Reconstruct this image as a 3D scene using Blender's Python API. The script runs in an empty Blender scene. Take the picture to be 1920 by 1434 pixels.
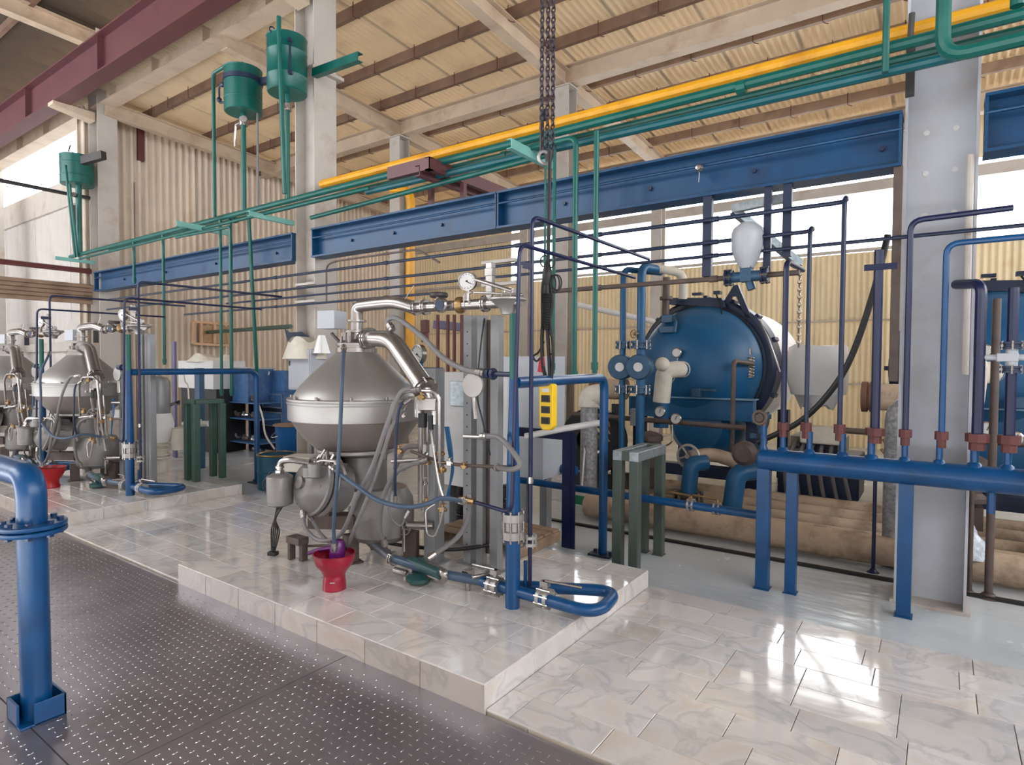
import bpy, math, random
from mathutils import Vector, Matrix
random.seed(7)
PI = math.pi
SC = bpy.context.scene
COL = SC.collection

# ---------------------------------------------------------------- camera, world, light, exposure
CF, CP, CY, CR = 1134.3, 0.030, 0.616, 0.0055
CAM = Vector((0, 0, 1.6))
_fw = Vector((-math.sin(CY)*math.cos(CP), math.cos(CY)*math.cos(CP), -math.sin(CP)))
_r0 = Vector((math.cos(CY), math.sin(CY), 0))
_u0 = _r0.cross(_fw)
_r = math.cos(CR)*_r0 + math.sin(CR)*_u0
_u = -math.sin(CR)*_r0 + math.cos(CR)*_u0
cd = bpy.data.cameras.new('camera')
cam = bpy.data.objects.new('camera', cd)
COL.objects.link(cam)
cd.lens = CF/1920*36
cd.clip_start = 0.05
cd.clip_end = 400
_m = Matrix((_r, _u, -_fw)).transposed().to_4x4()
_m.translation = CAM
cam.matrix_world = _m
SC.camera = cam
SC.view_settings.view_transform = 'Standard'
SC.view_settings.look = 'None'
SC.view_settings.gamma = 1
SC.view_settings.use_curve_mapping = False
SC.view_settings.exposure = 0.2
W = bpy.data.worlds.new('sky')
SC.world = W
W.use_nodes = True
_bg = W.node_tree.nodes['Background']
_bg.inputs[0].default_value = (0.93, 0.965, 1.0, 1)
_bg.inputs[1].default_value = 5.5
SC.cycles.max_bounces = 8
SC.cycles.diffuse_bounces = 5

def sun(e, ax, ay, col, ang=3):
    l = bpy.data.lights.new('sun', 'SUN')
    l.energy = e; l.color = col; l.angle = math.radians(ang)
    o = bpy.data.objects.new('sun', l)
    COL.objects.link(o)
    o.rotation_euler = (math.radians(ax), 0, math.radians(ay))
    return o

def area(name, loc, rot, sx, sy, e, col):
    l = bpy.data.lights.new(name, 'AREA')
    l.shape = 'RECTANGLE'; l.size = sx; l.size_y = sy; l.energy = e; l.color = col
    o = bpy.data.objects.new(name, l); COL.objects.link(o)
    o.location = loc; o.rotation_euler = [math.radians(a) for a in rot]
    return o

# a measuring helper: where a sight line meets a plane of the hall
def at(px, py, X=None, Y=None, Z=None):
    d = _fw*CF + _r*(px-960) - _u*(py-717)
    if X is not None: t = (X-CAM.x)/d.x
    elif Y is not None: t = (Y-CAM.y)/d.y
    else: t = (Z-CAM.z)/d.z
    return CAM + d*t

# ---------------------------------------------------------------- materials
def lin(c):
    return tuple(((v/255)/12.92 if v/255 <= 0.04045 else (((v/255)+0.055)/1.055)**2.4) for v in c)
MATS = {}
def M(name, rgb, rough=0.5, metal=0.0, var=0.12, scale=6.0, bump=0.0, bscale=40.0, dirt=None, damt=0.4, dscale=3.0, coat=0.0, rnd=0.0, spec=0.5):
    if name in MATS: return MATS[name]
    m = bpy.data.materials.new(name); m.use_nodes = True
    nt = m.node_tree; N = nt.nodes; L = nt.links
    b = N['Principled BSDF']
    c = lin(rgb)
    tc = N.new('ShaderNodeTexCoord')
    no = N.new('ShaderNodeTexNoise'); no.inputs['Scale'].default_value = scale; no.inputs['Detail'].default_value = 5
    L.new(tc.outputs['Object'], no.inputs['Vector'])
    mr = N.new('ShaderNodeMapRange'); mr.inputs[1].default_value = 0.3; mr.inputs[2].default_value = 0.7
    mr.inputs[3].default_value = 1-var; mr.inputs[4].default_value = 1+var
    L.new(no.outputs['Fac'], mr.inputs[0])
    fac = mr.outputs[0]
    if rnd:
        oi = N.new('ShaderNodeObjectInfo')
        m2 = N.new('ShaderNodeMapRange'); m2.inputs[3].default_value = 1-rnd; m2.inputs[4].default_value = 1+rnd
        L.new(oi.outputs['Random'], m2.inputs[0])
        mm = N.new('ShaderNodeMath'); mm.operation = 'MULTIPLY'
        L.new(fac, mm.inputs[0]); L.new(m2.outputs[0], mm.inputs[1]); fac = mm.outputs[0]
    vm = N.new('ShaderNodeVectorMath'); vm.operation = 'SCALE'
    vm.inputs[0].default_value = c; L.new(fac, vm.inputs['Scale'])
    out = vm.outputs[0]
    if dirt:
        n2 = N.new('ShaderNodeTexNoise'); n2.inputs['Scale'].default_value = dscale; n2.inputs['Detail'].default_value = 8; n2.inputs['Roughness'].default_value = 0.65
        L.new(tc.outputs['Object'], n2.inputs['Vector'])
        r2 = N.new('ShaderNodeMapRange'); r2.inputs[1].default_value = 0.5; r2.inputs[2].default_value = 0.72; r2.inputs[4].default_value = damt
        L.new(n2.outputs['Fac'], r2.inputs[0])
        mx = N.new('ShaderNodeMix'); mx.data_type = 'RGBA'
        L.new(r2.outputs[0], mx.inputs['Factor']); L.new(out, mx.inputs['A'])
        mx.inputs['B'].default_value = (*lin(dirt), 1)
        out = mx.outputs['Result']
    L.new(out, b.inputs['Base Color'])
    b.inputs['Roughness'].default_value = rough
    b.inputs['Metallic'].default_value = metal
    b.inputs['Coat Weight'].default_value = coat
    b.inputs['Specular IOR Level'].default_value = spec
    if bump:
        n3 = N.new('ShaderNodeTexNoise'); n3.inputs['Scale'].default_value = bscale; n3.inputs['Detail'].default_value = 3
        L.new(tc.outputs['Object'], n3.inputs['Vector'])
        bp = N.new('ShaderNodeBump'); bp.inputs['Strength'].default_value = bump; bp.inputs['Distance'].default_value = 0.01
        L.new(n3.outputs['Fac'], bp.inputs['Height']); L.new(bp.outputs[0], b.inputs['Normal'])
    MATS[name] = m
    return m

BLUE = M('blue_paint', (2, 68, 118), 0.32, 0, 0.18, 5, 0.12, 30, dirt=(20, 40, 70), damt=0.35, dscale=6)
BEAMBLUE = M('beam_blue_paint', (2, 62, 102), 0.4, 0, 0.2, 2.5, 0.2, 18, dirt=(16, 34, 62), damt=0.55, dscale=2.2)
DBLUE = M('dark_blue_paint', (18, 26, 64), 0.35, 0, 0.15, 5, 0.1, 30)
NAVY = M('navy_paint', (28, 40, 66), 0.4, 0, 0.2, 5)
VBLUE = M('vessel_blue_paint', (14, 84, 128), 0.42, 0, 0.12, 2, 0.08, 20, dirt=(60, 80, 100), damt=0.25, dscale=1.5)
GREEN = M('teal_green_paint', (6, 88, 80), 0.35, 0, 0.15, 5, 0.1, 30, dirt=(10, 55, 50), damt=0.4)
LGREEN = M('pale_green_paint', (120, 176, 166), 0.45, 0, 0.12, 5)
SGREEN = M('stand_green_paint', (56, 82, 72), 0.4, 0, 0.15, 5, dirt=(60, 60, 55), damt=0.4)
SGREY = M('stand_grey_green_paint', (74, 84, 78), 0.4, 0.1, 0.15, 5)
GALV = M('galvanised_steel', (165, 175, 180), 0.35, 0.8, 0.2, 30)
YELLOWPIPE = M('yellow_pipe_paint', (225, 160, 30), 0.4, 0, 0.12, 4, dirt=(170, 100, 30), damt=0.5)
YELLOW = M('yellow_plastic', (235, 190, 25), 0.4, 0, 0.06, 8)
MAROON = M('maroon_paint', (92, 52, 56), 0.45, 0, 0.15, 3, dirt=(90, 48, 36), damt=0.5)
REDBR = M('red_primer', (92, 46, 44), 0.55, 0, 0.2, 8)
STEEL = M('stainless_steel', (168, 162, 158), 0.27, 0.9, 0.1, 6, 0.03, 60)
SSATIN = M('satin_stainless', (168, 164, 160), 0.42, 0.7, 0.08, 3, 0.02, 60)
CASTGREY = M('cast_grey_paint', (128, 124, 122), 0.4, 0.35, 0.15, 4, 0.1, 40, dirt=(90, 80, 74), damt=0.4)
DKGREY = M('dark_grey_metal', (66, 62, 62), 0.45, 0.4, 0.2, 6)
GREYPOST = M('grey_post_paint', (140, 140, 142), 0.4, 0.35, 0.12, 5, dirt=(110, 100, 92), damt=0.35)
HOSEGREY = M('grey_rubber_hose', (112, 108, 108), 0.5, 0, 0.12, 8)
HOSEBLUE = M('blue_grey_hose', (62, 78, 98), 0.45, 0, 0.12, 8)
BLACK = M('black_rubber', (26, 25, 27), 0.5, 0, 0.2, 8)
BROWNPIPE = M('dirty_brown_paint', (90, 76, 70), 0.55, 0.1, 0.25, 8, 0.2, 40, dirt=(60, 44, 36), damt=0.5)
COLPAINT = M('column_cream_paint', (180, 172, 164), 0.5, 0, 0.08, 2, 0.05, 20, dirt=(146, 116, 92), damt=0.55, dscale=2.5)
COLGREY = M('column_grey_paint', (178, 180, 186), 0.5, 0, 0.06, 2, 0.05, 20, dirt=(150, 128, 112), damt=0.4, dscale=2.5)
RAFTER = M('rafter_cream_paint', (196, 176, 154), 0.55, 0, 0.1, 2, dirt=(150, 118, 92), damt=0.55, dscale=2.5)
PURLIN = M('purlin_brown', (150, 124, 104), 0.6, 0, 0.15, 3, dirt=(92, 66, 52), damt=0.6, dscale=2.5)
PURLINDK = M('purlin_dark', (118, 92, 76), 0.6, 0, 0.15, 3, dirt=(74, 52, 42), damt=0.6, dscale=2.5)
PURLINLT = M('purlin_pale', (190, 172, 152), 0.6, 0, 0.12, 3, dirt=(130, 100, 80), damt=0.5, dscale=2.5)
WHITEP = M('white_paint', (204, 202, 200), 0.4, 0, 0.05, 4, dirt=(160, 150, 140), damt=0.3)
LTGREY = M('light_grey_enamel', (172, 174, 180), 0.35, 0, 0.05, 4)
WHITE = M('white_plastic_sheet', (232, 230, 228), 0.5, 0, 0.05, 4, 0.3, 12)
RED = M('red_plastic', (180, 20, 45), 0.3, 0, 0.12, 4, coat=0.3)
MAGENTA = M('magenta_plastic', (150, 12, 78), 0.3, 0, 0.1, 4, coat=0.3)
PURPLE = M('purple_plastic', (92, 22, 96), 0.3, 0, 0.1, 4)
BRASS = M('brass', (150, 120, 80), 0.35, 0.8, 0.2, 20)
WOOD = M('worn_wood', (140, 116, 94), 0.7, 0, 0.25, 10, 0.3, 60)
INSUL = M('grey_insulation_wrap', (150, 148, 150), 0.5, 0.3, 0.35, 30, 0.8, 60)
BINBLUE = M('blue_plastic_bin', (22, 96, 160), 0.4, 0, 0.1, 4)
BINDK = M('teal_dark_drum_paint', (18, 70, 92), 0.4, 0, 0.15, 4)
CABBLUE = M('cabinet_blue_paint', (52, 92, 140), 0.5, 0, 0.2, 4, 0.1, 30, dirt=(110, 130, 150), damt=0.4, dscale=8)
BEIGEPIPE = M('beige_floor_pipe', (180, 158, 136), 0.6, 0, 0.15, 3, 0.25, 25, dirt=(86, 62, 46), damt=0.75, dscale=3.5)
CARD = M('cardboard', (190, 160, 125), 0.8, 0, 0.12, 8)
SACK = M('canvas_cloth', (208, 200, 186), 0.85, 0, 0.1, 8, 0.4, 30)
VALVE = M('valve_blue_grey', (52, 84, 112), 0.4, 0.2, 0.2, 8)

def mat_marble():
    m = bpy.data.materials.new('marble_tile'); m.use_nodes = True
    nt = m.node_tree; N = nt.nodes; L = nt.links; b = N['Principled BSDF']
    tc = N.new('ShaderNodeTexCoord'); oi = N.new('ShaderNodeObjectInfo')
    vm = N.new('ShaderNodeVectorMath'); vm.operation = 'ADD'
    sc = N.new('ShaderNodeVectorMath'); sc.operation = 'SCALE'; sc.inputs[0].default_value = (31, 17, 9)
    L.new(oi.outputs['Random'], sc.inputs['Scale'])
    L.new(tc.outputs['Object'], vm.inputs[0]); L.new(sc.outputs[0], vm.inputs[1])
    n1 = N.new('ShaderNodeTexNoise'); n1.inputs['Scale'].default_value = 2.4; n1.inputs['Detail'].default_value = 7; n1.inputs['Distortion'].default_value = 0.8
    L.new(vm.outputs[0], n1.inputs['Vector'])
    cr = N.new('ShaderNodeValToRGB')
    e = cr.color_ramp.elements
    e[0].position = 0.25; e[0].color = (*lin((228, 219, 212)), 1)
    e[1].position = 0.75; e[1].color = (*lin((228, 226, 226)), 1)
    for p, cc in ((0.46, (228, 222, 218)), (0.5, (208, 203, 200)), (0.53, (228, 222, 218)), (0.64, (222, 210, 198))):
        x = e.new(p); x.color = (*lin(cc), 1)
    L.new(n1.outputs['Fac'], cr.inputs[0])
    mr = N.new('ShaderNodeMapRange'); mr.inputs[3].default_value = 0.84; mr.inputs[4].default_value = 1.04
    L.new(oi.outputs['Random'], mr.inputs[0])
    # wear stains that run over several tiles (world position, fixed to the floor)
    ge = N.new('ShaderNodeNewGeometry')
    n2 = N.new('ShaderNodeTexNoise'); n2.inputs['Scale'].default_value = 1.9; n2.inputs['Detail'].default_value = 8; n2.inputs['Roughness'].default_value = 0.62
    L.new(ge.outputs['Position'], n2.inputs['Vector'])
    r2 = N.new('ShaderNodeMapRange'); r2.inputs[1].default_value = 0.5; r2.inputs[2].default_value = 0.72; r2.inputs[3].default_value = 1.0; r2.inputs[4].default_value = 0.76
    L.new(n2.outputs['Fac'], r2.inputs[0])
    mm = N.new('ShaderNodeMath'); mm.operation = 'MULTIPLY'; L.new(mr.outputs[0], mm.inputs[0]); L.new(r2.outputs[0], mm.inputs[1])
    s2 = N.new('ShaderNodeVectorMath'); s2.operation = 'SCALE'
    L.new(cr.outputs[0], s2.inputs[0]); L.new(mm.outputs[0], s2.inputs['Scale'])
    L.new(s2.outputs[0], b.inputs['Base Color'])
    rr = N.new('ShaderNodeMapRange'); rr.inputs[3].default_value = 0.03; rr.inputs[4].default_value = 0.16
    b.inputs['Specular IOR Level'].default_value = 0.9; b.inputs['Coat Weight'].default_value = 0.6; b.inputs['Coat Roughness'].default_value = 0.05
    L.new(n2.outputs['Fac'], rr.inputs[0]); L.new(rr.outputs[0], b.inputs['Roughness'])
    n3 = N.new('ShaderNodeTexNoise'); n3.inputs['Scale'].default_value = 5; n3.inputs['Detail'].default_value = 2
    L.new(ge.outputs['Position'], n3.inputs['Vector'])
    bp = N.new('ShaderNodeBump'); bp.inputs['Strength'].default_value = 0.12; bp.inputs['Distance'].default_value = 0.02
    L.new(n3.outputs['Fac'], bp.inputs['Height']); L.new(bp.outputs[0], b.inputs['Normal'])
    return m
MARBLE = mat_marble()
# riser tiles of the platforms: same marble yellowed by dirt, front shade painted in
MARBLEF = mat_marble(); MARBLEF.name = 'stained_shaded_marble_tile'
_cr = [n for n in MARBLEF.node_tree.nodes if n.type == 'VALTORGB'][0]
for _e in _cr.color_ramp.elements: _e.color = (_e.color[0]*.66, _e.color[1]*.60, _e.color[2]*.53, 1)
GROUT = M('grout', (112, 100, 90), 0.6)

def mat_resin():
    m = M('grey_resin_floor', (190, 194, 197), 0.12, 0, 0.08, 0.9, dirt=(140, 142, 142), damt=0.5, dscale=0.7)
    nt = m.node_tree; N = nt.nodes; L = nt.links; b = N['Principled BSDF']
    ge = N.new('ShaderNodeNewGeometry')
    mp = N.new('ShaderNodeMapping'); mp.inputs['Scale'].default_value = (1.0, 3.2, 1)
    L.new(ge.outputs['Position'], mp.inputs[0])
    n = N.new('ShaderNodeTexNoise'); n.inputs['Scale'].default_value = 4; n.inputs['Detail'].default_value = 5
    L.new(mp.outputs[0], n.inputs['Vector'])
    bp = N.new('ShaderNodeBump'); bp.inputs['Strength'].default_value = 0.2; bp.inputs['Distance'].default_value = 0.02
    L.new(n.outputs['Fac'], bp.inputs['Height']); L.new(bp.outputs[0], b.inputs['Normal'])
    rr = N.new('ShaderNodeMapRange'); rr.inputs[1].default_value = 0.35; rr.inputs[2].default_value = 0.65; rr.inputs[3].default_value = 0.05; rr.inputs[4].default_value = 0.3
    n2 = N.new('ShaderNodeTexNoise'); n2.inputs['Scale'].default_value = 1.3; n2.inputs['Detail'].default_value = 4
    L.new(ge.outputs['Position'], n2.inputs['Vector'])
    L.new(n2.outputs['Fac'], rr.inputs[0]); L.new(rr.outputs[0], b.inputs['Roughness'])
    return m
RESIN = mat_resin()
PLATE = M('steel_checker_plate', (160, 153, 158), 0.32, 0.75, 0.18, 1.3, 0.12, 14, dirt=(110, 100, 100), damt=0.5, dscale=1.2)
TREAD = M('worn_tread_steel', (175, 172, 175), 0.25, 0.9, 0.15, 4)

def mat_sheet(name, rgb, stain, transl=0.0):
    m = M(name, rgb, 0.7, 0, 0.1, 0.8, dirt=stain, damt=0.6, dscale=0.9, rnd=0.07)
    if transl:
        nt = m.node_tree; N = nt.nodes; L = nt.links; b = N['Principled BSDF']
        tr = N.new('ShaderNodeBsdfTranslucent'); tr.inputs[0].default_value = (*lin(rgb), 1)
        mx = N.new('ShaderNodeMixShader'); mx.inputs[0].default_value = transl
        L.new(b.outputs[0], mx.inputs[1]); L.new(tr.outputs[0], mx.inputs[2])
        L.new(mx.outputs[0], N['Material Output'].inputs[0])
    return m
ROOFM = mat_sheet('roof_sheet', (218, 200, 172), (164, 136, 104), 0.22)
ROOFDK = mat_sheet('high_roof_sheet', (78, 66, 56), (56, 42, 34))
WALLM = mat_sheet('wall_sheet', (222, 206, 174), (190, 160, 120), 0.15)
ENDM = mat_sheet('end_wall_sheet', (228, 214, 198), (190, 164, 140), 0.1)
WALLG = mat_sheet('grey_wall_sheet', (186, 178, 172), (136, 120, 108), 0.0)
CLEARM = mat_sheet('translucent_sheet', (240, 226, 206), (220, 190, 150), 0.7)

# ---------------------------------------------------------------- mesh builder
def V(*a):
    return Vector(a[0]) if len(a) == 1 else Vector(a)
class MB:
    def __init__(s): s.v = []; s.f = []; s.mi = []; s.cm = 0
    def add(s, vs, fs):
        n = len(s.v); s.v += [tuple(v) for v in vs]
        s.f += [tuple(i+n for i in f) for f in fs]; s.mi += [s.cm]*len(fs)
        return s
    def box(s, c, d, rz=0.0, R=None):
        c = V(c); hx, hy, hz = d[0]/2, d[1]/2, d[2]/2
        R = R or Matrix.Rotation(rz, 3, 'Z')
        vs = [c + R @ Vector((x*hx, y*hy, z*hz)) for x in (-1, 1) for y in (-1, 1) for z in (-1, 1)]
        return s.add(vs, [(0, 1, 3, 2), (4, 6, 7, 5), (0, 4, 5, 1), (2, 3, 7, 6), (0, 2, 6, 4), (1, 5, 7, 3)])
    def bb(s, a, b):
        a = V(a); b = V(b)
        return s.box((a+b)/2, [abs(b[i]-a[i]) for i in range(3)])
    def bar(s, a, b, w, h, up=(0, 0, 1)):
        a = V(a); b = V(b); z = (b-a); L = z.length; z.normalize()
        u = V(up)
        if abs(u.dot(z)) > 0.98: u = Vector((0, 1, 0))
        x = u.cross(z).normalized(); y = z.cross(x)
        R = Matrix((x, y, z)).transposed()
        return s.box((a+b)/2, (w, h, L), R=R)
    def prof(s, a, b, pts, up=(0, 0, 1), cap=True):
        """extrude a closed 2-D outline (side, up) from a to b"""
        a = V(a); b = V(b); z = (b-a).normalized(); u = V(up)
        if abs(u.dot(z)) > 0.98: u = Vector((0, 1, 0))
        x = u.cross(z).normalized(); y = z.cross(x); n = len(pts)
        vs = [a + x*p[0] + y*p[1] for p in pts] + [b + x*p[0] + y*p[1] for p in pts]
        fs = [(i, (i+1) % n, n+(i+1) % n, n+i) for i in range(n)]
        if cap: fs += [tuple(range(n))[::-1], tuple(range(n, 2*n))]
        return s.add(vs, fs)
    def ibeam(s, a, b, w, h, tf, tw, up=(0, 0, 1)):
        w2, h2, t2 = w/2, h/2, tw/2
        p = [(-w2, -h2), (w2, -h2), (w2, -h2+tf), (t2, -h2+tf), (t2, h2-tf), (w2, h2-tf), (w2, h2), (-w2, h2), (-w2, h2-tf), (-t2, h2-tf), (-t2, -h2+tf), (-w2, -h2+tf)]
        return s.prof(a, b, p, up)
    def angle(s, a, b, w, h, t, up=(0, 0, 1)):
        return s.prof(a, b, [(0, 0), (w, 0), (w, t), (t, t), (t, h), (0, h)], up)
    def chan(s, a, b, w, h, t, up=(0, 0, 1)):
        return s.prof(a, b, [(0, -h/2), (w, -h/2), (w, -h/2+t), (t, -h/2+t), (t, h/2-t), (w, h/2-t), (w, h/2), (0, h/2)], up)
    def tube(s, pts, r, n=10, bend=0.0, cap=True, bs=5):
        pts = [V(p) for p in pts]
        if bend:
            q = [pts[0]]
            for i in range(1, len(pts)-1):
                a, b, c = pts[i-1], pts[i], pts[i+1]
                d1 = (a-b); d2 = (c-b); k = min(bend, d1.length*0.49, d2.length*0.49)
                p0 = b + d1.normalized()*k; p2 = b + d2.normalized()*k
                for j in range(bs+1):
                    t = j/bs; q.append(p0*(1-t)**2 + b*2*t*(1-t) + p2*t*t)
            q.append(pts[-1]); pts = q
        pts = [p for i, p in enumerate(pts) if i == 0 or (p-pts[i-1]).length > 1e-5]
        m = len(pts); rs = r if isinstance(r, (list, tuple)) else [r]*m
        if len(rs) != m: rs = [rs[0] + (rs[-1]-rs[0])*i/(m-1) for i in range(m)]
        tg = []
        for i in range(m):
            t = (pts[min(i+1, m-1)] - pts[max(i-1, 0)])
            if t.length < 1e-6: t = pts[min(i+1, m-1)]-pts[i]
            tg.append(t.normalized())
        u = Vector((0, 0, 1)) if abs(tg[0].z) < 0.9 else Vector((1, 0, 0))
        x = u.cross(tg[0]).normalized(); vs = []
        for i in range(m):
            x = (x - tg[i]*x.dot(tg[i])).normalized(); y = tg[i].cross(x)
            for k in range(n):
                a = 2*PI*k/n; vs.append(pts[i] + (x*math.cos(a) + y*math.sin(a))*rs[i])
        fs = []
        for i in range(m-1):
            for k in range(n):
                k2 = (k+1) % n; fs.append((i*n+k, i*n+k2, (i+1)*n+k2, (i+1)*n+k))
        if cap: fs += [tuple(range(n))[::-1], tuple((m-1)*n+k for k in range(n))]
        return s.add(vs, fs)
    def spline(s, pts, r, n=8, sub=6):
        pts = [V(p) for p in pts]; q = []
        P = [pts[0]*2-pts[1]] + pts + [pts[-1]*2-pts[-2]]
        for i in range(1, len(P)-2):
            for j in range(sub):
                t = j/sub; a, b, c, d = P[i-1:i+3]
                q.append(0.5*((2*b) + (c-a)*t + (2*a-5*b+4*c-d)*t*t + (3*b-a-3*c+d)*t**3))
        q.append(pts[-1])
        return s.tube(q, r, n)
    def cyl(s, a, b, r, n=16, r2=None):
        return s.tube([a, b], [r, r if r2 is None else r2], n)
    def lathe(s, prof, o=(0, 0, 0), ax=(0, 0, 1), n=24):
        """prof: (radius, distance along the axis)"""
        o = V(o); z = V(ax).normalized(); u = Vector((0, 1, 0)) if abs(z.y) < 0.9 else Vector((1, 0, 0))
        x = u.cross(z).normalized(); y = z.cross(x); vs = []; fs = []; rows = []
        for (r, h) in prof:
            if r < 1e-5: rows.append([len(vs)]); vs.append(o+z*h)
            else:
                rows.append(list(range(len(vs), len(vs)+n)))
                vs += [o + z*h + (x*math.cos(2*PI*k/n) + y*math.sin(2*PI*k/n))*r for k in range(n)]
        for A, B in zip(rows, rows[1:]):
            for k in range(n):
                k2 = (k+1) % n
                if len(A) == 1 and len(B) == 1: continue
                if len(A) == 1: fs.append((A[0], B[k2], B[k]))
                elif len(B) == 1: fs.append((A[k], A[k2], B[0]))
                else: fs.append((A[k], A[k2], B[k2], B[k]))
        return s.add(vs, fs)
    def torus(s, o, ax, R, r, n=24, m=8):
        p = [(R + r*math.cos(2*PI*k/m), r*math.sin(2*PI*k/m)) for k in range(m+1)]
        return s.lathe(p, o, ax, n)
    def ball(s, o, r, n=12, ax=(0, 0, 1), sy=1.0):
        m = max(5, n//2)
        return s.lathe([(r*math.sin(PI*i/m), -r*sy*math.cos(PI*i/m)) for i in range(m+1)], o, ax, n)
    def mesh(s, name, mats, off, smooth=True, ang=35):
        me = bpy.data.meshes.new(name)
        me.from_pydata([(v[0]-off.x, v[1]-off.y, v[2]-off.z) for v in s.v], [], s.f)
        for m in (mats if isinstance(mats, (list, tuple)) else [mats]): me.materials.append(m)
        if any(s.mi): me.polygons.foreach_set('material_index', s.mi)
        if smooth:
            me.polygons.foreach_set('use_smooth', [True]*len(s.f))
            me.set_sharp_from_angle(angle=math.radians(ang))
        me.update()
        return me
    def bounds(s):
        xs = [v[0] for v in s.v]; ys = [v[1] for v in s.v]; zs = [v[2] for v in s.v]
        return (min(xs), max(xs), min(ys), max(ys), min(zs), max(zs))

class T:
    """a thing: an Empty at its base that parents its parts, or one mesh"""
    ALL = []
    def __init__(s, name, label=None, cat=None, group=None, kind=None):
        s.name, s.label, s.cat, s.group, s.kind = name, label, cat, group, kind
        s.parts = []; s.root = None; T.ALL.append(s)
    def part(s, name, mb, mat, label=None, kind=None, parent=None, smooth=True, bevel=0):
        p = dict(name=name, mb=mb, mat=mat, label=label, kind=kind, parent=parent, smooth=smooth, bevel=bevel)
        s.parts.append(p); return p
    def one(s, mb, mat, smooth=True, bevel=0):
        s.single = dict(mb=mb, mat=mat, smooth=smooth, bevel=bevel); s.part(None, mb, mat, smooth=smooth, bevel=bevel); return s.done()
    def done(s):
        B = [p['mb'].bounds() for p in s.parts]
        x = (min(b[0] for b in B)+max(b[1] for b in B))/2; y = (min(b[2] for b in B)+max(b[3] for b in B))/2; z = min(b[4] for b in B)
        o = Vector((x, y, z))
        if len(s.parts) == 1 and s.parts[0]['name'] is None:
            p = s.parts[0]; root = bpy.data.objects.new(s.name, p['mb'].mesh(s.name, p['mat'], o, p['smooth'])); s.bev(root, p['bevel'])
        else:
            root = bpy.data.objects.new(s.name, None); root.empty_display_size = 0.1
            for p in s.parts:
                ob = bpy.data.objects.new(p['name'], p['mb'].mesh(p['name'], p['mat'], o, p['smooth'])); s.bev(ob, p['bevel'])
                if p['label']: ob['label'] = p['label']
                if p['kind']: ob['kind'] = p['kind']
                ob.parent = p['parent']['ob'] if p['parent'] else root
                COL.objects.link(ob); p['ob'] = ob
        COL.objects.link(root); root.location = o
        if s.label: root['label'] = s.label
        if s.cat: root['category'] = s.cat
        if s.group: root['group'] = s.group
        if s.kind: root['kind'] = s.kind
        s.root = root; return s
    def bev(s, ob, w):
        if w:
            m = ob.modifiers.new('bevel', 'BEVEL'); m.width = w; m.segments = 2; m.limit_method = 'ANGLE'
    def copy(s, d, label, scale=None):
        def cp(o, par):
            c = o.copy(); COL.objects.link(c); c.parent = par
            for ch in list(o.children): cp(ch, c)
            return c
        c = cp(s.root, None); c.location = s.root.location + V(d); c['label'] = label
        if s.group: c['group'] = s.group
        return c
def struct(name, mb, mat, smooth=True, bevel=0):
    return T(name, kind='structure').one(mb, mat, smooth, bevel)
# ---------------------------------------------------------------- floors
struct('floor', MB().bb((-26, -1.0, -0.25), (9, 20, 0.0)), RESIN, smooth=False)

# steel checker plates of the walkway, raised treads as one worked surface per plate
plate_th = 0.012
seams = [-17.0, -14.6, -12.2, -9.8, -7.4, -5.0, -2.6, -0.2, 2.2]
wk = T('floor_walkway', kind='structure')
for i in range(len(seams)-1):
    x0, x1 = seams[i]+0.003, seams[i+1]-0.003
    for y0, y1 in ((-1.0, 0.9), (0.906, 2.135)):
        p = wk.part('steel_plate', MB().bb((x0, y0, 0.0), (x1, y1, plate_th)), PLATE, smooth=False)
        if x1 < -12.5 or (y0 < 0 and x1 < -7): continue
        t = MB(); s = 0.046
        ny = int((y1-y0)/s); nx = int((x1-x0)/s)
        for a in range(1, nx):
            for b in range(1, ny):
                cx = x0 + a*s; cy = y0 + b*s
                if (a+b) % 2: dx, dy = 0.0115, 0.0
                else: dx, dy = 0.0, 0.0115
                if cx > -0.2+0*cy and cy < 0.3: continue
                w = 0.0028; nxv, nyv = (0, w) if dx else (w, 0)
                z = plate_th; h = 0.0022
                t.add([(cx-dx, cy-dy, z), (cx-nxv, cy-nyv, z), (cx+dx, cy+dy, z), (cx+nxv, cy+nyv, z), (cx-dx*.55, cy-dy*.55, z+h), (cx+dx*.55, cy+dy*.55, z+h)],
                      [(0, 1, 4), (1, 5, 4), (1, 2, 5), (2, 3, 5), (3, 4, 5), (3, 0, 4)])
        if t.v: wk.part('raised_tread', t, TREAD, kind='stuff', parent=p, smooth=False)
wk.done()

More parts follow.
